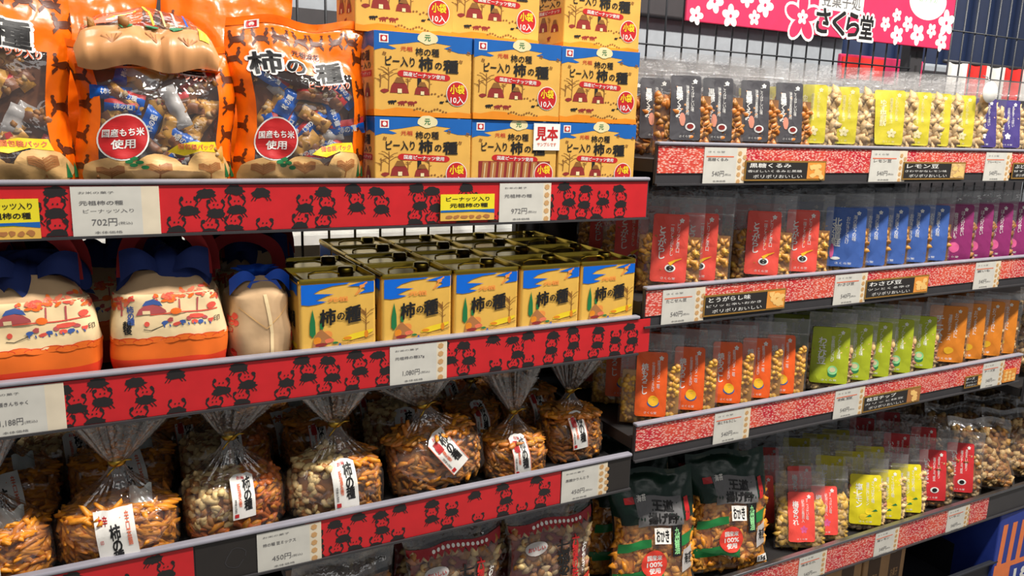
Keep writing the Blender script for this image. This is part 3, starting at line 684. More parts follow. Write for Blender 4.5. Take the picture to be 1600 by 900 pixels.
for r in range(1, 4):
    for i in range(1 if r > 1 else 0, 5):
        mk((FX[i]+.003*r-.003, .008+r*(TD+.0055)+.002*(i % 2), zB+.0005), .0, f'yellow snack tin with gold lid, {OR5[i]} in row {("","two","three","four")[r]} behind the front tins', 'yellow snack tins')
# ---------------------------------------------------------------- pillow bags
def wr(p, s, k=0.): return noise.noise(Vector((p[0]*s+k, p[1]*s-k, k*1.7)))
def pillow(W, H, T, seed=0., wrinkle=.005, top=.10, bot=.03, flatback=.35, pinch=.10):
    def S(u, v, back=False, off=0.):        # u -1..1, v 0..1
        g = min(1, (v/ (bot+.16))**.55 if v > 0 else 0)*min(1, max(0, (1-v-top)/.30)**.6 if v < 1-top else 0)
        e = max(0, 1-abs(u)**2.4)**.7
        d = T*.5*g*e
        wob = wrinkle*(wr((u*W*.5, v*H), 22, seed)+.6*wr((u*W*.5, v*H), 55, seed+3))
        x = W/2*u*(1-pinch*math.sin(PI*min(1, v/.9))*.5)+.004*math.sin(v*9+seed)*abs(u)
        y = (d*(1+flatback*0)*1.0+off) if back else -(d*1.1+off)
        return (x, y+wob*(.35+.65*e)*(1 if back else 1), v*H+.004*math.sin(u*5+seed)*v)
    return S
def us_(lst, n):
    out = []
    for a, b in zip(lst[:-1], lst[1:]):
        k = max(1, round((b-a)*n)); out += [a+(b-a)*i/k for i in range(k)]
    return out+[lst[-1]]
def pieces(mb, kind, pts, R, sc=1.):
    """scatter nut and cracker shapes; pts = [(pos, tangent plane normal)]"""
    KM = {'stick': (['stick_orange', 'stick_orange', 'stick_brown'], (.020, .0042, .0042)), 'twist': (['stick_brown', 'stick_orange', 'karinto'], (.017, .0045, .0042)), 'peanut': (['peanut', 'peanut', 'peanut_dark'], (.0085, .0055, .0055)),
          'redstick': (['stick_red', 'stick_orange'], (.013, .0052, .0045)), 'karinto': (['karinto', 'stick_brown'], (.0095, .0075, .007)), 'cracker': (['cracker_beige', 'cracker_beige', 'nut_pale'], (.0125, .003, .0075)), 'arare': (['arare_gold', 'arare_gold', 'karinto', 'corn_gold'], (.0085, .0055, .0055)),
          'corn': (['corn_gold', 'corn_gold', 'arare_gold'], (.0062, .0058, .0055)), 'nut': (['nut_pale', 'cracker_beige', 'peanut', 'chip_pink'], (.0085, .005, .006)), 'chip': (['chip_pink', 'bean_brown'], (.008, .004, .008)), 'bean': (['bean_brown', 'karinto', 'nut_pale'], (.007, .005, .006)),
          'ycrack': (['cracker_yellow', 'cracker_yellow', 'cracker_beige'], (.011, .0045, .0085)), 'granola': (['granola', 'bean_brown', 'cracker_beige'], (.009, .008, .008)), 'crisp': (['crisp_orange', 'stick_orange'], (.015, .005, .008))}
    mats, d = KM[kind]; V0, F0 = ICO1
    for p, tilt, *yw in pts:
        s = sc*R.uniform(.82, 1.15); d3 = (d[0]*s, d[1]*s, d[2]*s)
        E = Matrix.Rotation((yw[0] if yw else 0)+R.uniform(-.3, .3), 3, 'Z') @ Matrix.Rotation(yw[1] if len(yw) > 1 else 0, 3, 'X') @ Matrix.Rotation(tilt if tilt is not None else R.uniform(0, 2*PI), 3, 'Y') @ Matrix.Rotation(R.uniform(-.4, .4), 3, 'X')
        q = R.random()*9; vs = []
        for v in V0:
            w_ = Vector((v.x*d3[0], v.y*d3[1], v.z*d3[2])); w_ *= 1+(.25 if kind in ('stick', 'twist', 'peanut', 'redstick', 'corn') else 1.0)*noise.noise(v*(1.9 if kind != 'granola' else 2.6)+Vector((q, q, 0)))
            if kind in ('stick', 'twist', 'redstick'): w_.z += .25*d3[0]*math.cos(v.x*1.6+q*.1)-.1*d3[0]
            if kind == 'peanut': w_.y *= .82+.25*abs(v.x); w_.z *= .82+.25*abs(v.x)
            if kind == 'crisp': w_.z *= 1+.3*math.sin(v.x*8)
            vs.append(p+E@w_)
        mb.add(vs, F0, R.choice(mats), True)
def packets(mb, S, u0, u1, v0, v1, R, n, depth):
    for i in range(n):
        u = R.uniform(u0, u1); v = R.uniform(v0, v1); p = Vector(S(u, v)); p.y = p.y*R.uniform(.42, .66)
        w_, h_ = .05*R.uniform(.7, 1), .018*R.uniform(.8, 1.2); rot = R.uniform(-1.3, 1.3); mt = R.choice(('packet_blue', 'packet_blue', 'packet_brown', 'packet_gold', 'packet_gold', 'packet_silver', 'packet_brown'))
        E = Matrix.Translation(p) @ Matrix.Rotation(rot, 4, 'Y') @ Matrix.Rotation(R.uniform(-.35, .35), 4, 'X'); k = R.random()*9
        b0 = lambda a, b, s: (w_*(a-.5), s*(.006*(1-(2*a-1)**4)*(1-(2*b-1)**2))+.0015*math.sin(a*14+k), h_*(b-.5))
        m2 = R.choice(('print_red', 'packet_gold', mt, mt))
        mb.grid(lambda a, b: b0(a, b, -1), 10, 6, lambda a, b: m2 if b > .72 else mt, X=E); mb.grid(lambda a, b: b0(a, b, 1), 6, 4, mt, X=E)
        if mt in ('packet_gold', 'packet_brown'): pieces(mb, 'bean', [(E@Vector((w_*R.uniform(-.4, .4), -.004, h_*R.uniform(-.4, .4))), None) for _ in range(5)], R, .6)
        if mt == 'packet_blue':
            a = Art(); a.text('柿の種', 0, 0, w_*.5, h_*.4, 'white_print', 1, .02); a.emit(mb, lambda x, y, o: tuple(E@Vector((x, -.0065-o, y))))
def orange_bag(W=.172, H=.235, T=.062, seed=1., title_v=.80, win=(.13, .72), squash=0., plain=False):
    t = thing('snack_bag', 'x', 'bag'); S = pillow(W, H, T, seed, .007, top=.06)
    R = random.Random(int(seed*10))
    us = us_([-1, -.74, .74, 1], 22); vs = us_([0, win[0], win[1], 1], 44)
    b = MB()
    iswin = lambda u, v: abs(u) < .74 and win[0] < v < win[1]
    if plain: iswin = lambda u, v: False
    b.grid(lambda u, v: S(u, v), 0, 0, lambda u, v: None if iswin(u, v) else 'bag_orange', us=us, vs=vs)
    b.grid(lambda u, v: S(-u, v, True), 0, 0, 'bag_orange', us=us_([-1, 1], 12), vs=us_([0, 1], 24))
    a = Art(); Rc = random.Random(7)
    for j in range(11):
        for i in range(8):
            x, y = -.95+i*.27+(j % 2)*.13, .05+j*.092
            if abs(x) < .97 and y < .97 and (abs(x) > .83 or y > title_v+.09) and not (plain and 0): crab_uv(a, x+Rc.uniform(-.03, .03), y+Rc.uniform(-.01, .01), W, H, Rc)
    if not plain:
        a.rect(-.74, .93, -.54, .975, 'white_print', 2); a.rect(-.71, .935, -.57, .97, 'print_red', 3); a.ell(-.64, .952, .04, .012, 'white_print', 4, 12)
        for ch, x, y, s in (('柿', -.52, title_v, 1.25), ('の', -.12, title_v-.015, .75), ('種', .38, title_v-.03, 1.2)):
            a.text(ch, x, y, .36*s, .10*s, 'white_print', 3, .08); a.text(ch, x, y, .33*s, .092*s, 'ink', 4, .03)
        a.text('元祖浪花', .05, title_v+.065, .42, .035, 'ink', 3, .02)
        a.text('ピーナッツ入り', .36, title_v-.105, .66, .038, 'white_print', 3, .05); a.text('ピーナッツ入り', .36, title_v-.105, .64, .034, 'coral_print', 4, .02)
        # hills and trees along the foot
        k_ = .222/H
        for x, y, rx, ry in ((-.55, .14, .40, .085), (-.05, .15, .32, .085), (.25, .12, .3, .07), (.62, .17, .30, .10), (0, .05, .97, .10)):
            a.ell(x, y*k_, rx, ry*k_, 'hill_tan', 2, 22, jag=.05, seed=int(x*10)+20)
        for x, y in ((-.05, .11), (.62, .12), (-.62, .10)):
            y *= k_; a.line([(x, y), (x+.01, y+.05), (x, y+.09)], .02, 'hill_brown', 3)
            for k in range(9): a.line([(x, y+.03+.006*k), (x+(-1)**k*.09, y+.05+.006*k), (x+(-1)**k*.16, y+.06+.004*k)], .009, 'hill_brown', 3)
        for x, y in ((-.40, .20), (-.34, .215), (-.28, .195), (-.35, .182), (-.22, .17)): a.ell(x, y*k_, .05, .012, 'leaf_green', 4, 8)
        for x in (.86, .94): a.poly([(x-.03, .12*k_), (x, .20*k_), (x+.03, .12*k_)], 'leaf_green', 4)
        yc = .325*k_; a.ell(-.46, yc, .31, .118*k_, 'white_print', 3, 30); a.ell(-.46, yc, .29, .110*k_, 'print_red', 4, 30)
        a.text('国産もち米', -.46, yc+.024*k_, .50, .040*k_, 'white_print', 5, .02); a.text('使用', -.46, yc-.034*k_, .28, .046*k_, 'white_print', 5, .02)
        a.poly([(x, (y+.085)*k_) for x, y in ((.06, .165), (.2, .205), (.4, .228), (.72, .228), (.76, .170), (.5, .180), (.28, .150))], 'print_yellow', 3); a.text('個包装パック', .45, .285*k_, .5, .030*k_, 'coral_print', 4, .02, rot=.01)
    a.emit(b, lambda p, q, o: S(max(-1, min(1, p)), max(0, min(1, q)), False, o), .035 if 0 else .06, .0004)
    b.build('orange_wrapper', t)
    if not plain:
        b = MB(); b.grid(lambda u, v: S(u, v), 0, 0, 'crinkle_film', us=us_([-.74, .74], 22), vs=us_([win[0], win[1]], 50)); o = b.build('clear_window', t)
        b = MB(); b.grid(lambda u, v: (lambda p: (p[0], p[1]*.35, p[2]))(S(u, v)), 12, 12, 'packet_brown', us=us_([-.78, .78], 8), vs=us_([win[0]-.04, win[1]+.04], 16))
        packets(b, S, -.66, .66, win[0]+.02, win[1]-.03, R, 34, 1); b.build('wrapped_snacks', t)
    MB().grid(lambda u, v: S(u, .955+v*.045, False, .0009), 30, 3, lambda u, v: 'bag_orange', us=us_([-1, 1], 14)).build('top_seal', t)
    return t
def crab_uv(a, x, y, W, H, R):
    s = .13; k = W/2/H; mt = 'crab_brown'
    a.ell(x, y, s*.75, s*.32*k*1.1, mt, 1, 10, jag=.35, seed=R.randint(0, 999))
    for sg in (-1, 1):
        a.line([(x+sg*s*.45, y+s*.2*k), (x+sg*s*.8, y+s*.75*k)], .03, mt, 1); a.ell(x+sg*s*.72, y+s*.95*k, s*.18, s*.16*k, mt, 1, 6)
        a.line([(x+sg*s*.4, y-s*.2*k), (x+sg*s*.85, y-s*.7*k)], .02, mt, 1)
zA0 = zA+.0005; G = 'orange crab-patterned snack bags'
t = orange_bag(.19, .25, .06, 1.3, title_v=.745, win=(.14, .66)); t.location = (-.095, .045, zA0); t.rotation_euler = (-.06, 0, .05)
tagit(t, 'orange crab-patterned bag with clear window, cut off by the left edge of the photo', 'bag', G)
t = orange_bag(.178, .182, .072, 2.1, title_v=.90, win=(.17, .86)); t.location = (.084, .046, zA0); t.rotation_euler = (-.05, 0, 0)
tagit(t, 'squashed orange bag with red round badge, under the lying bag', 'bag', G)
t = orange_bag(.172, .222, .066, 3.7, title_v=.735, win=(.16, .69)); t.location = (.252, .042, zA0); t.rotation_euler = (-.06, .0, -.03)
tagit(t, 'orange bag with red round badge, directly left of the yellow boxes', 'bag', G)
mk = Maker(orange_bag(.18, .29, .05, 5.2, plain=True))
for x, lb in ((.015, 'orange bag standing behind the squashed bag, to the left'), (.185, 'orange bag standing behind the squashed bag, to the right'), (-.16, 'orange bag standing behind the bag at the left edge of the photo')):
    mk((x*1.08, .235+.03*(x < 0), zA0), .03, lb, G, rx=-.05)
# the bag lying across the squashed one
def lying_bag():
    t = thing('snack_bag', 'clear-topped tan-bottomed bag lying across the top of the squashed orange bag', 'bag', (.077, .02, zA0+.150), 0, G, rx=-.12)
    W, L = .152, .165
    def S(u, v, o=0.):      # v runs round the bag: bottom gusset face then top skin
        e = max(0, 1-abs(u)**4)**.5
        if v < .35:
            k = v/.35; lob = 1-.5*math.exp(-((u-.12)/.10)**2); x, y, z = W/2*u*(.96+.04*k), -.011*math.sin(PI*k)*e*lob+.004*abs(math.sin(u*4.5+1))*k+.004*wr((u*.3, k*.05), 30, 4.), .045*k*(.40+.60*e)-.004*math.sin(u*6)*(1-k)
        else:
            k = (v-.35)/.65; x, y, z = W/2*u*(1-.12*k), L*k, (.045+.045*math.sin(PI*min(1, k*.9))*(1-.35*abs(u-.1)))*(.45+.55*e)
        n = wr((x, y+z), 30, 9.)
        return (x, y-o*.7+.004*n, z+o*.7+.006*n*(v > .3))
    b = MB(); b.grid(lambda u, v: S(u, v), 0, 0, lambda u, v: 'gusset_tan' if v < .37 else ('hill_tan' if abs(u) > .93 else 'bag_orange' if v > .86 else None), us=us_([-1, -.9, .9, 1], 14), vs=us_([0, .37, .86, 1], 40))
    b.grid(lambda u, v: (W/2*(u*2-1), L*v, .002+.04*0), 8, 8, 'bag_orange')
    a = Art()
    for x, y in ((-.5, .30), (.1, .33), (.55, .31)):
        for k in range(5): a.line([(x, y-.1), (x+(k-2)*.07, y-.02)], .014, 'hill_brown', 1)
    for x in (-.3, .05, .4): a.ell(x, .365, .12, .018, 'leaf_green', 2, 10, jag=.3, seed=3)
    a.rect(.72, .30, .86, .42, 'print_yellow', 2)
    for k in range(5): a.line([(-.85+.1*k, .40+.03*k), (-.55+.1*k, .44+.03*k)], .02, 'coral_print', 1)
    for k in range(7): a.line([(-.8+.06*k, .41+.02*k), (-.5+.05*k, .425+.02*k), (-.36+.05*k, .45+.02*k)], .022, ('coral_print', 'cloth_white', 'print_yellow')[k % 3], 1)
    for k in range(4): a.line([(.1+.16*k, .40), (.05+.18*k, .52), (.0+.2*k, .60)], .03, ('print_yellow', 'hill_tan', 'cloth_white', 'packet_blue')[k], 1)
    a.emit(b, lambda p, q, o: S(p, q, o), .06, .0004); b.build('printed_skin', t)
    MB().grid(lambda u, v: S(u, v), 0, 0, 'crinkle_film', us=us_([-.9, .9], 12), vs=us_([.37, .86], 30)).build('clear_window', t)
    b = MB(); R = random.Random(3); b.grid(lambda u, v: (lambda p: (p[0]*.95, p[1]+.01, p[2]*.7))(S(u, v)), 0, 0, 'packet_gold', us=us_([-.9, .9], 8), vs=us_([.3, .9], 16))
    pieces(b, 'bean', [(Vector((R.uniform(-.06, .06), R.uniform(.0, .12), .035+R.random()*.02)), None) for _ in range(60)], R, 1.1); b.build('wrapped_snacks', t)
lying_bag()
# ---------------------------------------------------------------- cloth-wrapped bags
def sup(q, a, b, n):
    c, s = math.cos(q), math.sin(q)
    return a*math.copysign(abs(c)**(2/n), c), b*math.copysign(abs(s)**(2/n), s)
def wrapped_bag(a_=.068, b_=.05, H=.138, narrow=False, seed=0.):
    t = thing('wrapped_snack_bag', 'x', 'bag')
    def prof(v):
        return (.90+.10*math.sin(min(1, v/.3)*PI/2) if v < .3 else 1-.10*((v-.3)/.45)**2 if v < .75 else .90-.42*((v-.75)/.25)**1.5)
    def S(q, v, o=0.):
        k = prof(v); x, y = sup(q, a_*k, b_*k, 4.2 if not narrow else 3.2)
        n = wr((x*1.3+y, v*H), 26, seed); z = v*H*(1-.06*abs(x)/a_*(v > .8))
        m = Vector((x, y, 0)); m = m.normalized()*(m.length+.0055*n+o)
        return (m.x, m.y, z+.003*n)
    b = MB(); nq = 72; vs = [i/30 for i in range(31)]
    def mt(u, v):
        q = u*2*PI
        if narrow: return 'paper_tan' if v > .10 else 'wave_orange'
        wv = .40
        return 'wave_red' if v < .25 else 'wave_orange' if v < wv else 'paper_tan' if v > .80 else 'paper_cream'
    b.grid(lambda u, v: S(u*2*PI, v), nq, 30, mt)
    b.add([S(k/24*2*PI, 0) for k in range(24)], [tuple(range(23, -1, -1))], 'wave_red')
    def fm(x, z, o):      # front artwork coordinates in metres
        if not narrow: z = .058+(z-.022)*.80
        lo, hi = PI, 2*PI
        v = max(0, min(1, z/H)); k = prof(v); n = 4.2 if not narrow else 3.2
        c = max(-.999, min(.999, x/(a_*k))); c = math.copysign(abs(c)**(n/2), c); q = -math.acos(c)
        return S(q, v, .0006+o)
    a = Art(); R = random.Random(12)
    if not narrow:
        for k in range(9): a.ell(-.060+.015*k, .018+.002*(k % 2), .011, .0045, 'wave_orange', 1, 14); a.line([(-.060+.015*k+.011*math.cos(PI-j*PI/6), .018+.002*(k % 2)+.0047*math.sin(j*PI/6)) for j in range(7)], .0009, 'wave_red', 2)
        for cx, cz, r in ((-.05, .080, .010), (.005, .086, .013), (.022, .090, .013), (.038, .092, .014), (.05, .084, .010), (-.055, .074, .010), (-.005, .083, .009)):
            for k in range(11): a.ell(cx+R.uniform(-1, 1)*r*1.2, cz+R.uniform(-.75, .75)*r, .0042, .0022, R.choice(('tree_red', 'tree_red', 'wave_orange', 'coral_print')), 1, 7, rot=R.random()*3)
        for cx in (.012, .032, -.052): a.line([(cx, .058), (cx+.001, .08)], .0018, 'house_plum', 1)
        a.line([(-.02, .058), (.055, .060)], .0018, 'tree_red', 1); a.ell(.008, .061, .006, .005, 'wave_orange', 2, 12); a.ell(.048, .066, .005, .005, 'tree_red', 2, 9, jag=.2)
        a.poly([(-.036, .058), (-.032, .066), (-.026, .071), (-.018, .073), (-.009, .070), (-.003, .064), (-.002, .060)], 'house_plum', 2)
        a.poly([(-.028, .071), (-.024, .078), (-.016, .081), (-.009, .077), (-.006, .070), (-.016, .073)], 'ink_blue', 3); a.rect(-.028, .059, -.02, .064, 'paper_cream', 3)
        a.text('柿の種', -.042, .058, .008, .028, 'ink_blue', 2, .03, vert=True); a.text('越後', -.046, .040, .009, .02, 'ink', 2, .03, vert=True)
        a.line([(-.028, .036), (-.02, .034), (-.012, .038), (-.004, .042)], .001, 'ink', 1)
        for i in range(9): a.ell(-.005+.0065*i, .045+.004*math.sin(i*2), .0036, .0032, ('ink_blue', 'house_plum', 'tree_red')[i % 3], 2, 8, jag=.3, seed=i); a.line([(-.006+.0065*i, .042), (-.005+.0065*i, .038)], .0014, 'ink_blue', 2)
        a.ell(.03, .052, .009, .004, 'tree_red', 3, 10, jag=.2); a.ell(-.024, .044, .003, .004, 'tree_red', 2, 8); a.text('印', .054, .045, .007, .009, 'ink', 2, .0)
    else:
        a.line([(.006, .004), (.008, .05), (.002, .10)], .004, 'paper_cream', 1)
        a.line([(-.03, .085), (.002, .056), (.034, .086)], .0012, 'hill_tan', 1)
        for k in range(16): a.ell(R.choice((-1, 1))*R.uniform(.034, .041), R.uniform(.02, .075), .003, .004, 'tree_red', 1, 7, jag=.3, seed=k)
    a.emit(b, fm, .008, .00014); b.build('printed_bag', t)
    # gathered cloth cap
    if not narrow:
        def D(u, v):
            q = u*2*PI; k = math.cos(v*PI/2)**.75
            rad = 1+.13*math.sin(3*q+seed)+.08*math.sin(7*q+1)+.10*noise.noise(Vector((math.cos(q)*1.5, math.sin(q)*1.5, v*2+seed)))
            skirt = (.010*math.sin(4*q+seed*2)+.008*math.sin(9*q))*(1-v)
            return (a_*.80*k*rad*math.cos(q), b_*.80*k*rad*math.sin(q)+.006, H*.80+.046*math.sin(v*PI/2)*(1+.15*math.sin(2*q+seed))+skirt)
        b = MB(); b.grid(D, 72, 18, 'navy_cloth'); cp = b.build('navy_cloth_cap', t)
        b = MB()
        for sg in (-1, 1):
            b.grid(lambda u, v: (sg*(.008+.042*u), -.030-.012*math.sin(u*PI)+.010*v, H*.80+.030+.024*(v-.5)*(.5+u)+.012*math.sin(u*3)), 12, 6, 'navy_cloth')
        b.build('cloth_knot', cp)
    else:
        b = MB()
        b.lathe([(.028, H*.78), (.024, H*.86), (.009, H*.93), (.010, H*.97), (.022, H*1.04), (.027, H*1.06)], 'bow_blue', 40, Matrix.Diagonal((1, .8, 1, 1)), fn=lambda i, q: 1+.18*math.sin(7*q+i)); nk = b.build('gathered_neck', t)
        b = MB()
        for sg in (-1, 1):
            b.grid(lambda u, v: (sg*(.004+.034*u), -.022-.008*math.sin(u*PI), H*.94+.012*math.sin(u*PI)-.006*u+(v-.5)*.014*(.5+u)), 14, 4, 'bow_blue')
        b.add([(-.018, -.031, H*.90), (.0, -.034, H*.80), (.004, -.034, H*.74), (.012, -.034, H*.80), (.026, -.030, H*.86), (.02, -.027, H*.95), (-.012, -.027, H*.95)], [(0, 1, 2, 3, 4, 5, 6)], 'bow_blue'); b.build('ribbon_bow', nk)
    # strap
    b = MB()
    zt = .190 if not narrow else .165
    for y, wob in (((-.012, .0), (.016, .012)) if not narrow else ((.036, -.006),)):
        n = 22; P = []
        for i in range(n+1):
            s = i/n; q = PI*s
            P.append((-.046*math.cos(q)*(1-.12*math.sin(q))+wob, y+.010*math.sin(q*2), H*.92+(zt-H*.92)*math.sin(q)**.55))
        def Sx(u, v):
            k = min(n, max(0, u*n)); i = min(n-1, int(k)); f = k-i; p = Vector(P[i]).lerp(Vector(P[i+1]), f); d = (Vector(P[i+1])-Vector(P[i])).normalized(); nn = Vector((d.z, 0, -d.x)); return tuple(p+nn*(v-.5)*.017+Vector((0, (v-.5)*.006, 0)))
        b.grid(Sx, 44, 2, 'strap_red')
    b.build('red_strap', t)
    return t
mk = Maker(wrapped_bag(seed=1.3)); mk2 = Maker(wrapped_bag(a_=.067, seed=4.1)); mn = Maker(wrapped_bag(a_=.042, b_=.045, H=.122, narrow=True, seed=2.2))
zB0 = zB+.0005; G = 'cloth-wrapped snack bags with red straps'
mk((-.062, .062, zB0), .06, 'cream printed bag with navy cloth top, cut off by the left edge of the photo', G)
mk2((.083, .062, zB0), -.05, 'cream printed bag with navy cloth top, beside the narrow bag with the bright blue bow', G)
mn((.192, .062, zB0), .04, 'narrow tan bag seen end-on with bright blue bow, left of the yellow tins', G)
RB = [(.006, .170), (-.125, .18), (.105, .172), (.215, .185), (-.07, .295), (.07, .285), (.20, .292)]
for i, (x, y) in enumerate(RB):
    (mk if i % 2 else mk2)((x, y, zB0), .1*(-1)**i, 'navy-topped cloth bag with red straps in the shade behind the front bags', 'cloth bags in the shaded back rows', scale=(.86, .86, .97))
# ---------------------------------------------------------------- clear bags gathered with a gold tie
def tied_bag(rx=.066, ry=.048, hb=.095, neck=.125, top=.200, fill=.075, kinds=('stick',), seed=1, label='tall', flat=False, lw=.030, lh=.058, lx=.0, lz=.045, lrot=0.):
    t = thing('tied_snack_bag', 'x', 'bag'); R = random.Random(seed)
    def rad(z):
        if z < .012: return .80+.2*math.sin(z/.012*PI/2)
        if z < hb*.55: return 1.
        if z < neck: k = (z-hb*.55)/(neck-hb*.55); return 1-(1-.11)*(k*k*(3-2*k))**.9
        k = (z-neck)/(top-neck); return .11+.74*k**.85
    def S(q, z, o=0.):
        k = rad(z); k2 = max(0, min(1, (z-hb*.6)/(neck-hb*.6))) if z < neck else 1
        pl = 1+k2*(.10*math.sin(13*q+seed)+.10*math.sin(23*q+2*seed))*(1 if z < neck else 1.4*(z-neck)/(top-neck)+.3)+.05*math.sin(3*q+seed)+.05*noise.noise(Vector((math.cos(q)*2, math.sin(q)*2, z*30+seed)))
        x, y = sup(q, rx*k*pl+o, ry*k*pl+o, 2.6)
        dx = .012*max(0, z-neck)/.06*math.sin(seed*1.7)
        return (x+dx, y, z+(.010*math.sin(5*q+seed)*(z-neck)/(top-neck) if z > neck else 0))
    b = MB(); NQ = 110
    zs = [0, .006, .012, .02]+[.02+(neck-.02)*i/22 for i in range(1, 23)]
    b.grid(lambda u, v: S(u*2*PI, zs[min(len(zs)-1, int(round(v*(len(zs)-1))))]), NQ, len(zs)-1, 'crinkle_film')
    b.add([S(k/24*2*PI, 0) for k in range(24)], [tuple(range(23, -1, -1))], 'crinkle_film'); b.build('clear_film', t)
    b = MB(); b.grid(lambda u, v: S(u*2*PI, neck+(top-neck)*v), NQ, 10, 'gather_film'); gt = b.build('gathered_top', t)
    b = MB(); b.lathe([(rx*.13, neck-.003), (rx*.15, neck-.001), (rx*.15, neck+.002), (rx*.13, neck+.004)], 'gold_tie', 16)
    b.tube([(.0, -rx*.14, neck), (.010, -rx*.2, neck+.007), (.017, -rx*.18, neck+.006)], .0012, 'gold_tie', 6); b.tube([(.0, -rx*.14, neck), (-.008, -rx*.22, neck-.006), (-.012, -rx*.2, neck-.012)], .0012, 'gold_tie', 6); b.build('gold_twist_tie', gt)
    # contents: a heap under the film
    b = MB(); pts = {k: [] for k in kinds}
    for i in range(300):
        q = R.uniform(0, 2*PI)
        if math.sin(q) > .5 and R.random() < .8: continue
        top_z = fill*(1+.12*math.sin(q*2+seed)); z = R.uniform(.005, top_z); p = Vector(S(q, z)); p.x *= .87; p.y *= .87
        kd = kinds[0] if len(kinds) == 1 else (kinds[0] if (p.x < rx*.25 and not (len(kinds) > 2 and z < .02)) else kinds[1]) if len(kinds) < 3 else (kinds[2] if z < .022 else kinds[0] if p.x < rx*.2 else kinds[1])
        pts[kd].append((p, None if kd == 'peanut' else R.gauss(.1, .55), q+PI/2))
    for i in range(130):
        q = R.uniform(0, 2*PI); rr = math.sqrt(R.random())*.82
        x, y = sup(q, rx*rr, ry*rr, 2.4); z = fill*(1+.10*(1-rr)); kd = kinds[0] if len(kinds) == 1 or x < rx*.2 else kinds[1]; pts[kd].append((Vector((x, y, z-.004)), R.gauss(0, .15), R.uniform(-1.2, 1.2), 1.2))
    for kd, pp in pts.items(): pieces(b, kd, pp, R, 1.0 if kd != 'peanut' else 1.05)
    core = {'stick': 'stick_brown', 'twist': 'karinto', 'peanut': 'peanut_dark', 'redstick': 'stick_red'}[kinds[0]]
    b.grid(lambda u, v: (lambda p: (p[0]*.80, p[1]*.80, p[2]))(S(u*2*PI, .004+v*(fill-.006))), 40, 8, core)
    b.add([(lambda p: (p[0]*.80, p[1]*.80, fill-.004))(S(k/40*2*PI, fill)) for k in range(40)], [tuple(range(40))], core)
    o = b.build('crunchy_snacks', t); o['kind'] = 'stuff'
    if 'stick' == kinds[0] and len(kinds) == 1:
        b = MB(); b.grid(lambda u, v: (.012+.026*u, -.018+.012*v-.006*math.sin(u*PI), fill-.002+.024*v+.003*math.sin(u*9)), 10, 6, 'sachet'); b.build('drying_sachet', t)
    # label card on the film
    b = MB(); a = Art()
    if label == 'square':
        a.rect(-.5, -.5, .5, .5, 'cloth_white', 1); a.text('柿の種', -.02, -.08, .26, .72, 'ink', 2, .03, vert=True); a.text('大辛', -.3, .36, .26, .14, 'print_red', 2, .03); a.text('辛口本舗', .32, .16, .11, .56, 'coral_print', 2, .02, vert=True); a.rect(-.42, -.46, -.33, -.36, 'print_red', 2); a.text('印', -.375, .02, .08, .08, 'print_red', 2)
    else:
        a.poly([(-.5, -.5), (.5, -.5), (.5, .42), (.3, .48), (0, .5), (-.3, .48), (-.5, .42)], 'cloth_white', 1); a.text('柿の種', .18, .06, .34, .72, 'ink', 2, .03, vert=True); a.text('新潟名物', -.16, .06, .13, .5, 'coral_print', 2, .02, vert=True); a.text('お米', -.05, .42, .3, .07, 'print_red', 2, .02); a.text('浪花屋', -.36, -.16, .1, .34, 'ink', 2, .0, vert=True); a.rect(-.42, -.45, -.24, -.36, 'print_red', 2)
        if label == 'red': a.text('黒糖', -.2, .25, .3, .22, 'print_red', 3, .04, vert=True); a.rect(-.5, -.5, -.47, .42, 'coral_print', 2); a.rect(.47, -.5, .5, .42, 'coral_print', 2)
    c, s_ = math.cos(lrot), math.sin(lrot)
    def fm(x, y, o):
        X, Z = x*lw, y*lh; X, Z = lx+X*c-Z*s_, lz+X*s_+Z*c
        q = -PI/2; k = rad(max(.013, Z))
        cc = max(-.98, min(.98, X/(rx*k))); q = -math.acos(math.copysign(abs(cc)**1.3, cc)); p = S(q, max(.004, Z), .0085+o); return (X, p[1], Z)
    a.emit(b, fm, .12, .0004); b.build('label_card', t)
    return t
zC = deck_z('C')+.0005
def put(px, py, Y): q = at(px, py, Y); return q.x
G = 'clear tied bags on the lower left shelf'
def place(t, x, y, label, rz=0., rx=0., ry=0., dz=0., sc=None):
    t.location = (x, y, zC+dz); t.rotation_euler = (rx, ry, rz); t['label'] = label; t['group'] = G
    if sc: t.scale = sc
    return t
place(tied_bag(seed=3, kinds=('stick',), label='square', lw=.045, lh=.07, lx=-.012, fill=.066), -.128, .064, 'clear tied bag of orange sticks at the left edge of the photo', .05)
TB2 = place(tied_bag(rx=.072, seed=5, kinds=('stick',), label='square', lw=.044, lh=.070, lx=-.004, lz=.046, lrot=.10, fill=.070), .014, .061, 'clear tied bag of orange sticks with square white label', -.04)
TB3 = place(tied_bag(rx=.070, seed=8, kinds=('peanut', 'redstick', 'redstick'), lx=.006, lz=.062, lw=.030, lh=.056, fill=.072, hb=.10, neck=.130), .153, .078, 'clear tied bag of peanuts with orange-red sticks below, label half in shade', .02)
TB4 = place(tied_bag(rx=.070, seed=11, kinds=('peanut', 'twist'), lx=.000, lz=.058, lw=.034, lh=.066, fill=.082, lrot=.06, hb=.10, neck=.130), .296, .067, 'clear tied bag half peanuts half twisted sticks with tall white label', -.03)
TB5 = place(tied_bag(rx=.078, ry=.045, seed=14, kinds=('twist',), label='red', lx=.015, lz=.062, lw=.034, lh=.066, fill=.086, lrot=.52, hb=.105, neck=.125, top=.185), .453, .068, 'clear tied bag of brown twisted sticks leaning to the left with tilted label', -.10, 0, -.16, .014)
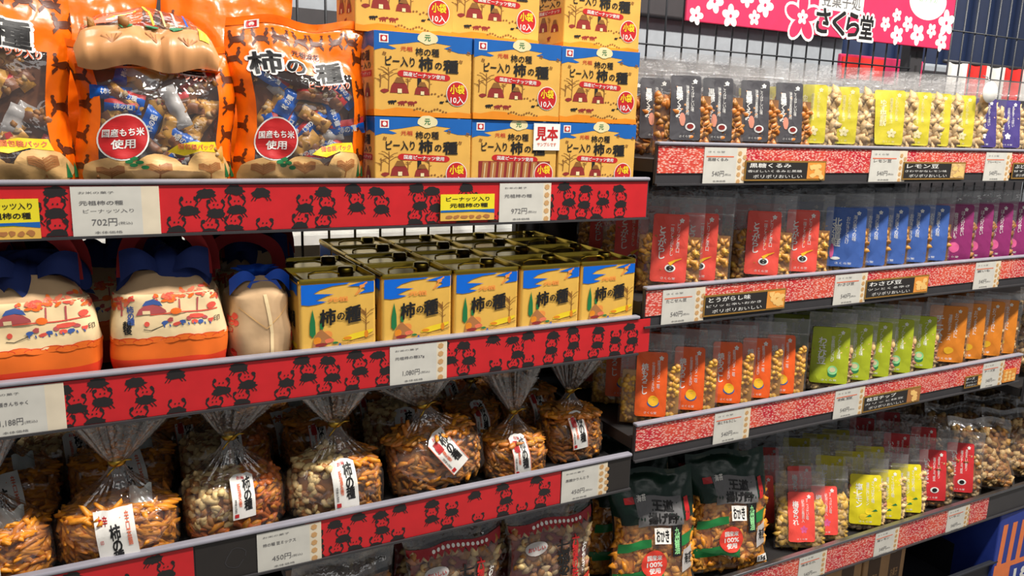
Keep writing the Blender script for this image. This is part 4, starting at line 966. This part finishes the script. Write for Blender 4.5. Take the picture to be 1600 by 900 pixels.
TB6 = place(tied_bag(rx=.052, ry=.045, seed=17, kinds=('twist',), label='red', lx=-.004, lz=.048, lw=.027, lh=.062, fill=.066, lrot=.10, hb=.085, neck=.105, top=.185), .588, .067, 'small clear tied bag of brown sticks, second from the right end of its shelf', -.12)
TB7 = place(tied_bag(rx=.058, ry=.045, seed=20, kinds=('twist',), label='red', lx=.0, lz=.060, lw=.028, lh=.058, fill=.082, lrot=.12, hb=.095, neck=.115, top=.19), .712, .095, 'clear tied bag of brown sticks in the shade at the right end of its shelf', -.2)
R = random.Random(6)
for i, (x, src) in enumerate(((-.125, TB2), (.025, TB2), (.165, TB3), (.31, TB7), (.46, TB4), (.59, TB6), (.70, TB7))):
    copy_tree(src, (x, .225+.01*(i % 2), zC+(.012 if src is TB5 else 0)), R.uniform(-.3, .3), 'clear tied snack bag in the shade behind the front row', 'shaded tied bags in the back row', ry=-.16 if src is TB5 else 0)
for i, (x, src) in enumerate(((-.05, TB3), (.12, TB7), (.27, TB2), (.42, TB7), (.56, TB3), (.70, TB6))):
    copy_tree(src, (x, .325, zC), R.uniform(-.3, .3), 'clear tied snack bag in the shade behind the front row', 'shaded tied bags in the back row')
# ---------------------------------------------------------------- bags on the bottom left shelf
def flat_bag(kind='red', W=.155, H=.215, T=.05, seed=2.):
    t = thing('snack_bag', 'x', 'bag'); S = pillow(W, H, T, seed, .005, top=.10, bot=.04); R = random.Random(int(seed*7))
    b = MB(); b.grid(lambda u, v: S(u, v), 40, 44, 'crinkle_film', us=us_([-1, 1], 20), vs=us_([0, .80], 44)); b.grid(lambda u, v: S(-u, v, True), 0, 0, 'clear_film', us=us_([-1, 1], 10), vs=us_([0, 1], 20))
    b.build('clear_film', t)
    MB().grid(lambda u, v: S(u, v), 0, 0, 'haze_film', us=us_([-1, 1], 14), vs=us_([.80, 1], 40)).build('clear_top', t)
    b = MB(); b.grid(lambda u, v: (lambda p: (p[0]*.93, p[1]*.55, p[2]))(S(u, v)), 0, 0, 'dark_red' if kind == 'red' else 'bean_brown', us=us_([-1, 1], 8), vs=us_([.02, .76], 20))
    pts = []
    for i in range(230):
        p = Vector(S(R.uniform(-.88, .88), R.uniform(.03, .74))); p.y *= .68; pts.append((p, None))
    for i, p in enumerate(pts): pieces(b, ('bean', 'nut', 'chip', 'bean')[i % 4], [p], R, 1.15)
    o = b.build('rice_crackers', t); o['kind'] = 'stuff'
    b = MB(); a = Art()
    if kind == 'red':
        a.poly([(-.98, .70)]+[(-.98+1.96*k/28, .71+.018*math.cos(k*PI)) for k in range(29)]+[(.98, .775), (-.98, .775)], 'dark_red_bag', 1)
        for k in range(12): a.ell(-.5+.1*k, .745, .035, .014, 'cloth_white', 2, 8)
        a.text('七福あられ', .12, .42, .30, .40, 'ink', 2, .03, vert=True); a.text('六種の味', .42, .48, .16, .34, 'print_red', 2, .03, vert=True); a.text('おかき', .66, .46, .11, .22, 'cloth_white', 2, .02, vert=True)
        a.ell(-.5, .60, .24, .05, 'packet_silver', 2, 18); a.text('おいしい', -.5, .60, .36, .03, 'print_red', 3, .02)
        a.poly([(-.2, .14), (.98, .22), (.98, .32), (-.1, .24)], 'red_badge', 2); a.text('もち米', .5, .24, .5, .05, 'white_print', 3, .02, rot=.04); a.rect(.05, .16, .32, .34, 'cloth_white', 3); a.text('国産', .18, .25, .2, .14, 'ink', 4, .03, vert=True)
    else:
        a.text('黒糖', -.1, .5, .5, .2, 'ink', 2, .03); a.text('かりんとう', .1, .32, .7, .08, 'cloth_white', 2, .02)
    a.emit(b, lambda p, q, o: S(p, q, False, .001+o), .08, .0004); b.build('printed_front', t)
    return t
zD = deck_z('D')+.0005; G = 'flat bags on the bottom left shelf'
mk = Maker(flat_bag('red', .170, .236, .05, 2.3)); mb_ = Maker(flat_bag('brown', .155, .20, .05, 3.9))
mk((.478, .035, zD), 0, 'clear-topped bag with red scalloped band, left of the two on the bottom shelf', G, rx=-.10)
mk((.655, .035, zD), 0, 'clear-topped bag with red scalloped band, right of the two on the bottom shelf', G, rx=-.10)
mb_((.305, .035, zD), 0, 'brown snack bag low on the bottom shelf, partly cut by the bottom of the photo', G, rx=-.12)
mk((.478, .11, zD), 0, 'clear-topped red-banded bag behind the front bags of the bottom shelf', 'second row on the bottom left shelf', rx=-.08); mk((.655, .11, zD), 0, 'clear-topped red-banded bag behind the front bags of the bottom shelf', 'second row on the bottom left shelf', rx=-.08)
mb_((.305, .11, zD+.0), 0, 'brown snack bag in the second row of the bottom left shelf', None, rx=-.08)
# ---------------------------------------------------------------- stand-up pouches of the right bay
def pouch(kind, labmat, words_, emblem, W=.112, H=.168, T=.031, seed=1, lab=(-.027, .027, .028, .132), taper=0., fill=.60):
    t = thing('snack_pouch', 'x', 'pouch'); R = random.Random(seed)
    def thick(v): return T*.5*(min(1, v/.06)**.5 if v < .06 else 1)*max(0, (1-v/.80))**.75 if v < .80 else 0
    def S(u, v, back=False, o=0.):
        e = max(0, 1-abs(u)**3)**.6; d = thick(v)*e
        wob = .0022*wr((u*W/2, v*H), 30, seed)+.0012*wr((u*W/2, v*H), 80, seed)
        bow = .004*math.sin(v*2.6+seed)*(v > 0)
        return (W/2*u*(1-.03*v), (d+o if back else -(d+.0006+o))+wob*(1 if v > .03 else 0)+bow*v, v*H)
    b = MB(); b.grid(lambda u, v: S(u, v), 0, 0, 'clear_film', us=us_([-1, 1], 12), vs=us_([0, .80], 32)); b.grid(lambda u, v: S(-u, v, True), 0, 0, 'clear_film', us=us_([-1, 1], 8), vs=us_([0, .80], 14))
    b.build('clear_film', t)
    b = MB(); b.grid(lambda u, v: S(u, v), 0, 0, 'haze_film', us=us_([-1, 1], 12), vs=us_([.80, 1], 30)); st_ = b.build('sealed_top', t)
    b = MB(); b.grid(lambda u, v: S(u, .815+.012*v, False, .0008*math.sin(v*PI)+.0004), 0, 0, 'haze_film', us=us_([-.97, .97], 12), vs=[0, .5, 1]); b.build('zip_strip', st_)
    b = MB(); pts = []
    core = {'karinto': 'bean_brown', 'cracker': 'cracker_beige', 'arare': 'karinto', 'corn': 'arare_gold', 'nut': 'nut_pale', 'chip': 'bean_brown', 'bean': 'bean_brown', 'ycrack': 'cracker_yellow'}[kind]
    n = {'cracker': 150, 'karinto': 150}.get(kind, 165)
    for i in range(n):
        u = R.uniform(-.86, .86); v = R.uniform(.03, fill+.06*math.sin(u*3+seed)); p = Vector(S(u, v)); p.y *= .60; p.y += .001; pts.append((p, None))
    pieces(b, kind, pts, R, .95)
    b.grid(lambda u, v: (lambda p: (p[0]*.93, p[1]*.45, p[2]))(S(u, v)), 0, 0, core, us=us_([-1, 1], 6), vs=us_([.015, fill], 10)); b.grid(lambda u, v: (lambda p: (p[0]*.93, p[1]*.6, p[2]))(S(-u, v, True)), 0, 0, core, us=us_([-1, 1], 6), vs=us_([.015, fill], 10))
    o = b.build('crunchy_pieces', t); o['kind'] = 'stuff'
    b = MB(); a = Art(); x0, x1, z0, z1 = lab; w_ = x1-x0; h_ = z1-z0
    rr = .003
    a.poly([(x0+taper+rr, z0), (x1-taper-rr, z0), (x1-taper, z0+rr), (x1, z1-rr), (x1-rr, z1), (x0+rr, z1), (x0, z1-rr), (x0+taper, z0+rr)], labmat, 1)
    cx = (x0+x1)/2; ink = 'white_print'
    if labmat in ('lab_yellow',): ink = 'cream_print'
    a.text(words_[0], cx-.22*w_, z0+.58*h_, w_*.22, h_*.48, ink, 2, .02, vert=True)
    a.text(words_[1], cx+.05*w_, z0+.62*h_, w_*.10, h_*.46, ink, 2, .0, vert=True); a.text(words_[2], cx+.22*w_, z0+.66*h_, w_*.10, h_*.44, ink, 2, .0, vert=True)
    blossom(a, x1-.20*w_, z1-.09*h_, .0042, ink, 2, False)
    ex, ez = cx+.08*w_, z0+.21*h_
    if emblem == 'cup':
        a.ell(ex+.004, ez, .009, .0065, 'white_print', 2, 18); a.ell(ex+.004, ez+.0005, .006, .004, 'dark_red', 3, 14); a.ell(ex-.010, ez+.012, .005, .011, 'emblem_skin', 2, 12, jag=.12)
    elif emblem == 'spoon':
        a.ell(ex-.002, ez, .009, .0065, 'white_print', 2, 18); a.ell(ex-.002, ez, .0065, .0042, 'ink', 3, 14); a.poly([(ex-.002, ez+.004), (ex+.006, ez+.011), (ex+.016, ez+.016), (ex+.017, ez+.0175), (ex+.004, ez+.014), (ex-.006, ez+.009)], 'emblem_egg', 4)
    elif emblem == 'disc_pink': a.ell(ex-.002, ez+.002, .0105, .011, 'emblem_pink', 2, 18, jag=.06)
    elif emblem == 'egg': a.ell(ex, ez, .0105, .007, 'ink_blue', 2, 16); a.ell(ex, ez+.004, .009, .009, 'emblem_egg', 3, 18, jag=.05)
    elif emblem == 'bowl': a.ell(ex, ez-.004, .009, .007, 'leaf_green', 2, 16); a.ell(ex, ez+.003, .0095, .009, 'emblem_mint', 3, 18); a.ell(ex, ez+.004, .006, .005, 'cream_print', 4, 12)
    elif emblem == 'flower': blossom(a, ex, ez, .009, 'cream_print', 2, False)
    elif emblem == 'crest': blossom(a, ex-.004, ez+.003, .007, 'white_print', 2, False)
    elif emblem == 'fish': a.ell(cx-.3*w_, ez+.006, .004, .014, 'emblem_pink', 3, 14); a.ell(cx-.2*w_, ez-.008, .009, .003, 'white_print', 3, 12)
    elif emblem == 'lemon':
        for k in (-1, 1): a.ell(ex+k*.006-.004, ez+.006*k, .009, .007, 'print_yellow', 2, 14); a.poly([(ex+k*.006, ez+.006*k), (ex+.01+k*.006, ez+.006+.006*k), (ex+.014+k*.006, ez+.002+.006*k)], 'leaf_green', 3)
    elif emblem == 'petal': blossom(a, ex, ez+.004, .008, 'emblem_pink', 2, False)
    elif emblem == 'bean': a.ell(ex, ez, .010, .008, 'emblem_egg', 2, 14, jag=.1)
    elif emblem == 'choco': a.ell(ex, ez, .010, .007, 'white_print', 2, 14); a.ell(ex, ez, .006, .005, 'ink', 3, 10)
    a.text('さくら堂', cx, z0+.06*h_, w_*.4, h_*.035, ink, 2, .0)
    def fm(x, z, o): return S(max(-1, min(1, x/(W/2))), max(0, min(1, z/H)), False, .0022+o)
    a.emit(b, fm, .012, .0003); b.build('front_label', t)
    return t
def nth(i, n):
    if i == 0: return 'leftmost'
    if i == n-1: return 'rightmost'
    return ('second', 'third', 'fourth', 'fifth')[i-1]+' from left'
def row(k, mk, color, xs, Y, ang, group, extra='', jit=.0, seed=0, tiltx=-.04, back=None, backlabel=None, bx=None):
    R = random.Random(seed); z = deck_z(k)+.0008
    for i, x in enumerate(xs):
        mk((x, Y+R.uniform(-1, 1)*jit, z), ang+R.uniform(-.06, .06), f'clear pouch with {color} label, {nth(i, len(xs))} of its front row', group, rx=tiltx)
    for j, by in enumerate(back or ()):
        for x in bx or xs:
            mk((x+.012*(j+1), by, z), ang+R.uniform(-.05, .05), backlabel, group+' in the back rows', rx=tiltx)
PX = lambda pxs, py, Y: [at(p, py, Y).x for p in pxs]
RZ = -math.radians(32)
m = {}
m['grey'] = Maker(pouch('karinto', 'lab_grey', ('黒糖くるみ', '沖縄産黒糖使用', 'こうばしい味'), 'cup', seed=3, W=.108))
m['yellow'] = Maker(pouch('cracker', 'lab_yellow', ('ゆず塩煎餅', '国産ゆず果汁', 'さわやかな香'), 'flower', seed=5, taper=.003, fill=.66, W=.104, lab=(-.034, .026, .028, .132)))
m['indigo'] = Maker(pouch('cracker', 'lab_indigo', ('ぶどう豆', '信州のぶどう', 'あまずっぱい'), 'crest', seed=6, lab=(-.030, .030, .028, .128)))
m['red'] = Maker(pouch('arare', 'lab_red', ('とうがらし', '一味とうがらし', 'ピリッと辛口'), 'spoon', seed=8, W=.112, H=.165, lab=(-.030, .030, .022, .136)))
m['blue'] = Maker(pouch('arare', 'lab_blue', ('北海道鮭', 'おかきとさけ', '海の恵みの味'), 'fish', seed=9, lab=(-.040, .036, .024, .138), H=.165, W=.094))
m['purple'] = Maker(pouch('chip', 'lab_purple', ('紫いもチップ', '鹿児島の紫いも', 'ほんのり甘い'), 'disc_pink', seed=10, lab=(-.042, .038, .020, .138), H=.165, W=.096))
m['orange'] = Maker(pouch('corn', 'lab_orange', ('焼もろこし', '北海道とうきび', '醤油バター味'), 'egg', seed=12, W=.108, H=.162, lab=(-.027, .027, .020, .130)))
m['green'] = Maker(pouch('nut', 'lab_green', ('わさび豆', '安曇野わさび', 'つんとくる味'), 'bowl', seed=14, H=.162, lab=(-.038, .036, .020, .132), W=.094))
m['amber'] = Maker(pouch('bean', 'lab_amber', ('チーズ豆', '濃厚なチーズ', 'おつまみに'), 'bean', seed=15, H=.162, lab=(-.040, .038, .022, .146), W=.096))
m['coral'] = Maker(pouch('ycrack', 'lab_coral', ('梅あられ', '紀州の梅肉入', 'すっぱい味'), 'petal', seed=17, W=.108, H=.160, lab=(-.029, .027, .018, .118)))
m['lemon'] = Maker(pouch('nut', 'lab_lemon', ('塩レモン', '瀬戸内レモン', 'さっぱり味'), 'lemon', seed=18, H=.158, lab=(-.034, .034, .016, .122), W=.100))
m['crimson'] = Maker(pouch('bean', 'lab_crimson', ('いちごちょこ', '苺のチョコ豆', 'あまい香り'), 'choco', seed=19, H=.165, lab=(-.031, .031, .020, .136)))
Y1 = .047
BL = 'clear pouch with {} label in the back rows behind the front ones'
def dorow(k, c, word, pxs, py, Y, ang, seed, back=(), bx=None, **kw):
    row(k, m[c], word, PX(pxs, py, Y), Y, ang, f'{word} labelled pouches', seed=seed, back=back, backlabel=BL.format(word), bx=PX(bx, py, Y) if bx else None, extra=kw.pop('extra', ''), **kw)
dorow('R1', 'grey', 'grey', (1067, 1117, 1175, 1228), 180, .055, -math.radians(18), 1, back=(.15, .24))
dorow('R1', 'yellow', 'yellow', (1268, 1317, 1391, 1432, 1464, 1502), 180, Y1, -math.radians(30), 2, back=(.16, .26))
dorow('R1', 'indigo', 'indigo', (1535, 1573), 180, Y1, -math.radians(24), 3, back=(.16,))
mk = m['yellow']
dorow('R2', 'red', 'red', (1046, 1092, 1190, 1250), 390, Y1, -math.radians(36), 4, back=(.16, .26), bx=(1040, 1090, 1160, 1215, 1262))
dorow('R2', 'blue', 'blue', (1318, 1352, 1383, 1416, 1447), 390, Y1, -math.radians(40), 5, back=(.16, .26))
dorow('R2', 'purple', 'purple', (1484, 1514, 1545, 1573, 1597), 390, Y1, -math.radians(40), 6, back=(.16,))
dorow('R3', 'orange', 'orange', (1017, 1075, 1133, 1178, 1215), 600, .044, -math.radians(30), 7, back=(.15, .24))
dorow('R3', 'green', 'green', (1293, 1327, 1357, 1390, 1425), 585, Y1, -math.radians(38), 8, back=(.16, .26))
dorow('R3', 'amber', 'amber', (1475, 1504, 1532, 1553), 545, Y1, -math.radians(40), 9, back=(.16, .26))
dorow('R4', 'coral', 'coral', (1255, 1290), 800, .045, -math.radians(26), 10, back=(.14, .25), bx=(1240, 1300), tiltx=-.22)
dorow('R4', 'lemon', 'lemon yellow', (1355, 1385, 1416), 765, .045, -math.radians(34), 11, back=(.15, .26), tiltx=-.16)
dorow('R4', 'crimson', 'crimson', (1458, 1499), 735, .055, -math.radians(34), 12, back=(.16, .27), tiltx=-.10)
# ---------------------------------------------------------------- dark green cracker bags
def green_bag(seed=2.4, W=.170, H=.235, T=.055):
    t = thing('cracker_bag', 'x', 'bag'); S = pillow(W, H, T, seed, .006, top=.05, bot=.03); R = random.Random(5)
    b = MB(); b.grid(lambda u, v: S(u, v), 0, 0, 'bag_green', us=us_([-1, 1], 20), vs=us_([.66, 1], 50)); b.grid(lambda u, v: S(-u, v, True), 0, 0, 'bag_green', us=us_([-1, 1], 10), vs=us_([0, 1], 20)); b.build('dark_wrapper', t)
    MB().grid(lambda u, v: S(u, v), 0, 0, 'crinkle_film', us=us_([-1, 1], 20), vs=us_([0, .66], 50)).build('clear_window', t)
    b = MB(); b.grid(lambda u, v: (lambda p: (p[0]*.95, p[1]*.5, p[2]))(S(u, v)), 0, 0, 'stick_orange', us=us_([-1, 1], 8), vs=us_([.01, .7], 20))
    pts = []
    for i in range(210):
        p = Vector(S(R.uniform(-.9, .9), R.uniform(.02, .66))); p.y *= .66; pts.append((p, None))
    pieces(b, 'crisp', pts, R, .85); o = b.build('rice_crackers', t); o['kind'] = 'stuff'
    b = MB(); a = Art()
    a.poly([(-.97, .14), (-.3, .17), (.1, .13), (.1, .21), (-.3, .25), (-.97, .22)], 'tape_green', 1); a.poly([(-.9, .38), (-.2, .42), (-.2, .48), (-.9, .45)], 'tape_green', 1); a.poly([(.35, .40), (.97, .43), (.97, .52), (.4, .48)], 'tape_green', 1)
    a.rect(-.12, .44, .28, .56, 'cloth_white', 2); a.text('おかき', .08, .50, .3, .09, 'ink', 3, .03); a.rect(.32, .34, .56, .58, 'ink', 3); a.text('九州醤油', .44, .46, .14, .2, 'emblem_mint', 4, .03, vert=True)
    a.poly([(.58, .2), (.97, .22), (.97, .40), (.62, .38)], 'packet_silver', 1); a.text('海苔', .78, .3, .22, .09, 'ink', 2, .02); a.rect(.62, .06, .92, .12, 'cloth_white', 3); a.text('15g', .77, .09, .22, .045, 'ink', 4, .03)
    a.ell(-.12, .29, .30, .105, 'red_badge', 3, 30); a.text('国産米', -.12, .335, .34, .04, 'white_print', 4, .03); a.text('100%', -.12, .285, .36, .035, 'white_print', 4, .03); a.text('使用', -.12, .238, .26, .04, 'white_print', 4, .03)
    a.poly([(-.85, .60), (.9, .62), (.9, .76), (-.85, .74)], 'bag_green', 1); a.poly([(-.5, .58), (.6, .58), (.6, .80), (-.5, .80)], 'grey_print', 2); a.text('王道', .12, .73, .5, .085, 'ink', 3, .04); a.text('揚げ餅', .1, .635, .7, .08, 'ink', 3, .04); a.rect(-.72, .76, -.52, .81, 'print_red', 3); a.text('海苔', -.35, .79, .2, .05, 'cloth_white', 3, .02); a.rect(.66, .60, .78, .78, 'print_red', 2)
    a.emit(b, lambda p, q, o: S(p, q, False, .001+o), .08, .0004); b.build('printed_front', t)
    return t
zR4 = deck_z('R4')+.0008; mk = Maker(green_bag(), .03); G = 'dark green rice cracker bags'
xa, xb = at(1018, 830, .04).x, at(1142, 800, .04).x
mk((xa+.012, .035, zR4-.0), -.25, 'dark green cracker bag with red round badge, cut by the bottom of the photo', G, rx=-.22)
mk((xb+.012, .042, zR4), -.25, 'dark green cracker bag with red round badge, next to the coral labelled pouches', G, rx=-.22)
for x, y in ((xa+.02, .125), (xb+.02, .132), (xa+.03, .215), (xb+.03, .222)):
    mk((x, y, zR4), -.25, 'dark green cracker bag in the shade behind the two front green bags', 'green bags in the back rows', rx=-.14)
# ---------------------------------------------------------------- brown snack bags at the far right
def brown_bag(seed=6.1, W=.16, H=.17, T=.06):
    t = thing('granola_bag', 'x', 'bag'); S = pillow(W, H, T, seed, .006, top=.08, bot=.04); R = random.Random(9)
    b = MB(); b.grid(lambda u, v: S(u, v), 0, 0, 'crinkle_film', us=us_([-1, 1], 18), vs=us_([0, 1], 40)); b.grid(lambda u, v: S(-u, v, True), 0, 0, 'clear_film', us=us_([-1, 1], 8), vs=us_([0, 1], 16)); b.build('clear_film', t)
    b = MB(); b.grid(lambda u, v: (lambda p: (p[0]*.92, p[1]*.5, p[2]))(S(u, v)), 0, 0, 'bean_brown', us=us_([-1, 1], 8), vs=us_([.02, .84], 16))
    pts = []
    for i in range(170):
        p = Vector(S(R.uniform(-.86, .86), R.uniform(.04, .84))); p.y *= .66; pts.append((p, None))
    pieces(b, 'granola', pts, R, 1.05); o = b.build('granola_chunks', t); o['kind'] = 'stuff'
    MB().grid(lambda u, v: S(u, .86+v*.14, False, .0008), 0, 0, 'haze_film', us=us_([-1, 1], 12), vs=us_([0, 1], 6)).build('sealed_top', t)
    return t
mk = Maker(brown_bag(), .048); G = 'brown snack bags at the far right'
for px, py, Y, lb in ((1540, 735, .04, 'clear bag of brown granola chunks right of the crimson labelled pouches'), (1592, 715, .045, 'clear bag of brown granola chunks at the right edge above the grey shelf lip'), (1645, 700, .045, 'clear bag of brown granola chunks just past the right edge')):
    mk((at(px, py, Y).x, Y, zR4), -.45, lb, G, rx=-.35)
x0 = at(1545, 735, .04).x
for j in range(2):
    for i in range(4):
        mk((x0+.04+i*.165, .155+j*.115, zR4+.0), -.35, 'brown snack bag in the shade behind the granola bags at the far right', 'shaded brown bags at the far right', rx=-.2)
for i in range(4):
    mk((2.02+i*.15, .075, zf-.029), -.3, 'brown snack bag on the dark end shelf at the far right edge', 'brown bags on the end shelf', rx=-.15)
    mk((2.02+i*.15, .18, zf-.029), -.3, 'brown snack bag on the dark end shelf at the far right edge', 'brown bags on the end shelf', rx=-.15)
# ---------------------------------------------------------------- below the lowest right shelf
zlow = CZ-1.12
def base_deck():
    t = thing('store_shelf', 'dark base deck near the floor under the lowest right shelf', 'shelf')
    MB().box((1.7, .17, zlow-.012), (1.9, .42, .024), 'shelf_black').build('deck', t); MB().box((1.7, -.042, zlow-.02), (1.9, .006, .045), 'rail_dark', bev=.002).build('front_lip', t)
    MB().box((1.7, .18, (zlow-.024)/2), (1.88, .36, zlow-.024), 'rail_dark').build('plinth', t)
base_deck()
def carton(x0, x1, y, H, label, n):
    W = x1-x0; t = thing('cardboard_box', label, 'box', ((x0+x1)/2, y, zlow+.0005)); b = MB().box((0, .11, H/2), (W, .22, H), 'cardboard', bev=.003); a = Art()
    for k in range(n): xx = -W/2+W*(k+.5)/n; a.rect(xx-.02, H*.35, xx+.02, H*.85, 'cardboard_print', 1); a.text('お菓子', xx, H*.62, .025, .02, 'cardboard', 2, .02); a.rect(xx-.016, H*.40, xx+.016, H*.46, 'cardboard', 2)
    a.emit(b, lambda p, q, o: (p, -o, q)); b.build('carton_body', t); MB().box((0, .11, H+.0004), (.05, .221, .0008), 'hill_tan').build('packing_tape', t)
c0, c1, c2 = at(1285, 870, .03).x, at(1352, 860, .03).x, at(1418, 845, .03).x
carton(c0-.05, c1-.003, .03, .236, 'brown cardboard box with dark print below the lemon yellow pouches, left one', 2)
carton(c1+.003, c2, .03, .240, 'brown cardboard box with dark print beside the black tray under the shelf', 2)
t = thing('plastic_tray', 'empty black tray on the base deck between the cardboard and the blue striped box', 'tray', (c2+.17, .14, zlow+.0005)); b = MB()
tw, td, th = .30, .26, .09
b.box((0, 0, .003), (tw, td, .006), 'tray_black', bev=.001)
b.build('tray_base', t); b = MB()
for (cx, cy, sx, sy) in ((0, -td/2+.003, tw, .006), (0, td/2-.003, tw, .006), (-tw/2+.003, 0, .006, td-.012), (tw/2-.003, 0, .006, td-.012)): b.box((cx, cy, .006+th/2), (sx, sy, th), 'tray_black', bev=.001)
b.build('tray_walls', t); b = MB()
for (cx, cy, sx, sy) in ((0, -td/2-.004, tw+.016, .012), (0, td/2+.004, tw+.016, .012), (-tw/2-.004, 0, .012, td), (tw/2+.004, 0, .012, td)): b.box((cx, cy, th+.008), (sx, sy, .006), 'tray_black', bev=.002)
b.build('tray_rim', t)
q = at(1558, 880, -.02)
t = thing('striped_carton', 'blue and orange striped carton at the bottom right corner of the photo', 'box', (1.945, .0, zlow+.0005), -.03)
W, H, D = .34, .225, .24; b = MB().box((W/2-.03, D/2, H/2), (W, D, H), 'box_blue', bev=.003); a = Art(); xx0 = -.03
for k in range(9): a.poly([(xx0+.012+k*.037, .085), (xx0+.030+k*.037, .085), (xx0+.034+k*.037, H-.03), (xx0+.016+k*.037, H-.03)], 'box_orange', 1)
a.rect(xx0+.004, .004, xx0+W-.004, .088, 'box_orange', 1); a.rect(xx0+.07, .020, xx0+.26, .074, 'box_blue', 2); a.text('18袋', xx0+.165, .047, .15, .04, 'white_print', 3, .03)
a.emit(b, lambda p, q, o: (p, -o, q)); a = Art(); a.rect(0, .0, .05, .1, 'box_orange', 1); a.emit(b, lambda p, q, o: (.02+p*2, .06+q, H+o)); b.build('carton_body', t)
MB().box((W/2-.03, D/2, H+.0006), (W-.01, .002, .0008), 'navy_panel').build('lid_seam', t)
q = at(1547, 144, .018); t = thing('round_tag', 'white round tag on the clear tops of the indigo labelled pouches', 'tag', (q.x, .018, q.z))
MB().lathe([(0, -.0008), (.021, -.0008), (.0215, 0), (.021, .0008), (0, .0008)], 'cloth_white', 36, Matrix.Rotation(PI/2, 4, 'X') @ Matrix.Diagonal((1.15, 1, 1, 1))).build('tag_disc', t)
MB().tube([(0, .001, .018), (.004, .012, .030), (.006, .024, .034)], .0009, 'steel', 6).build('tag_wire', t)
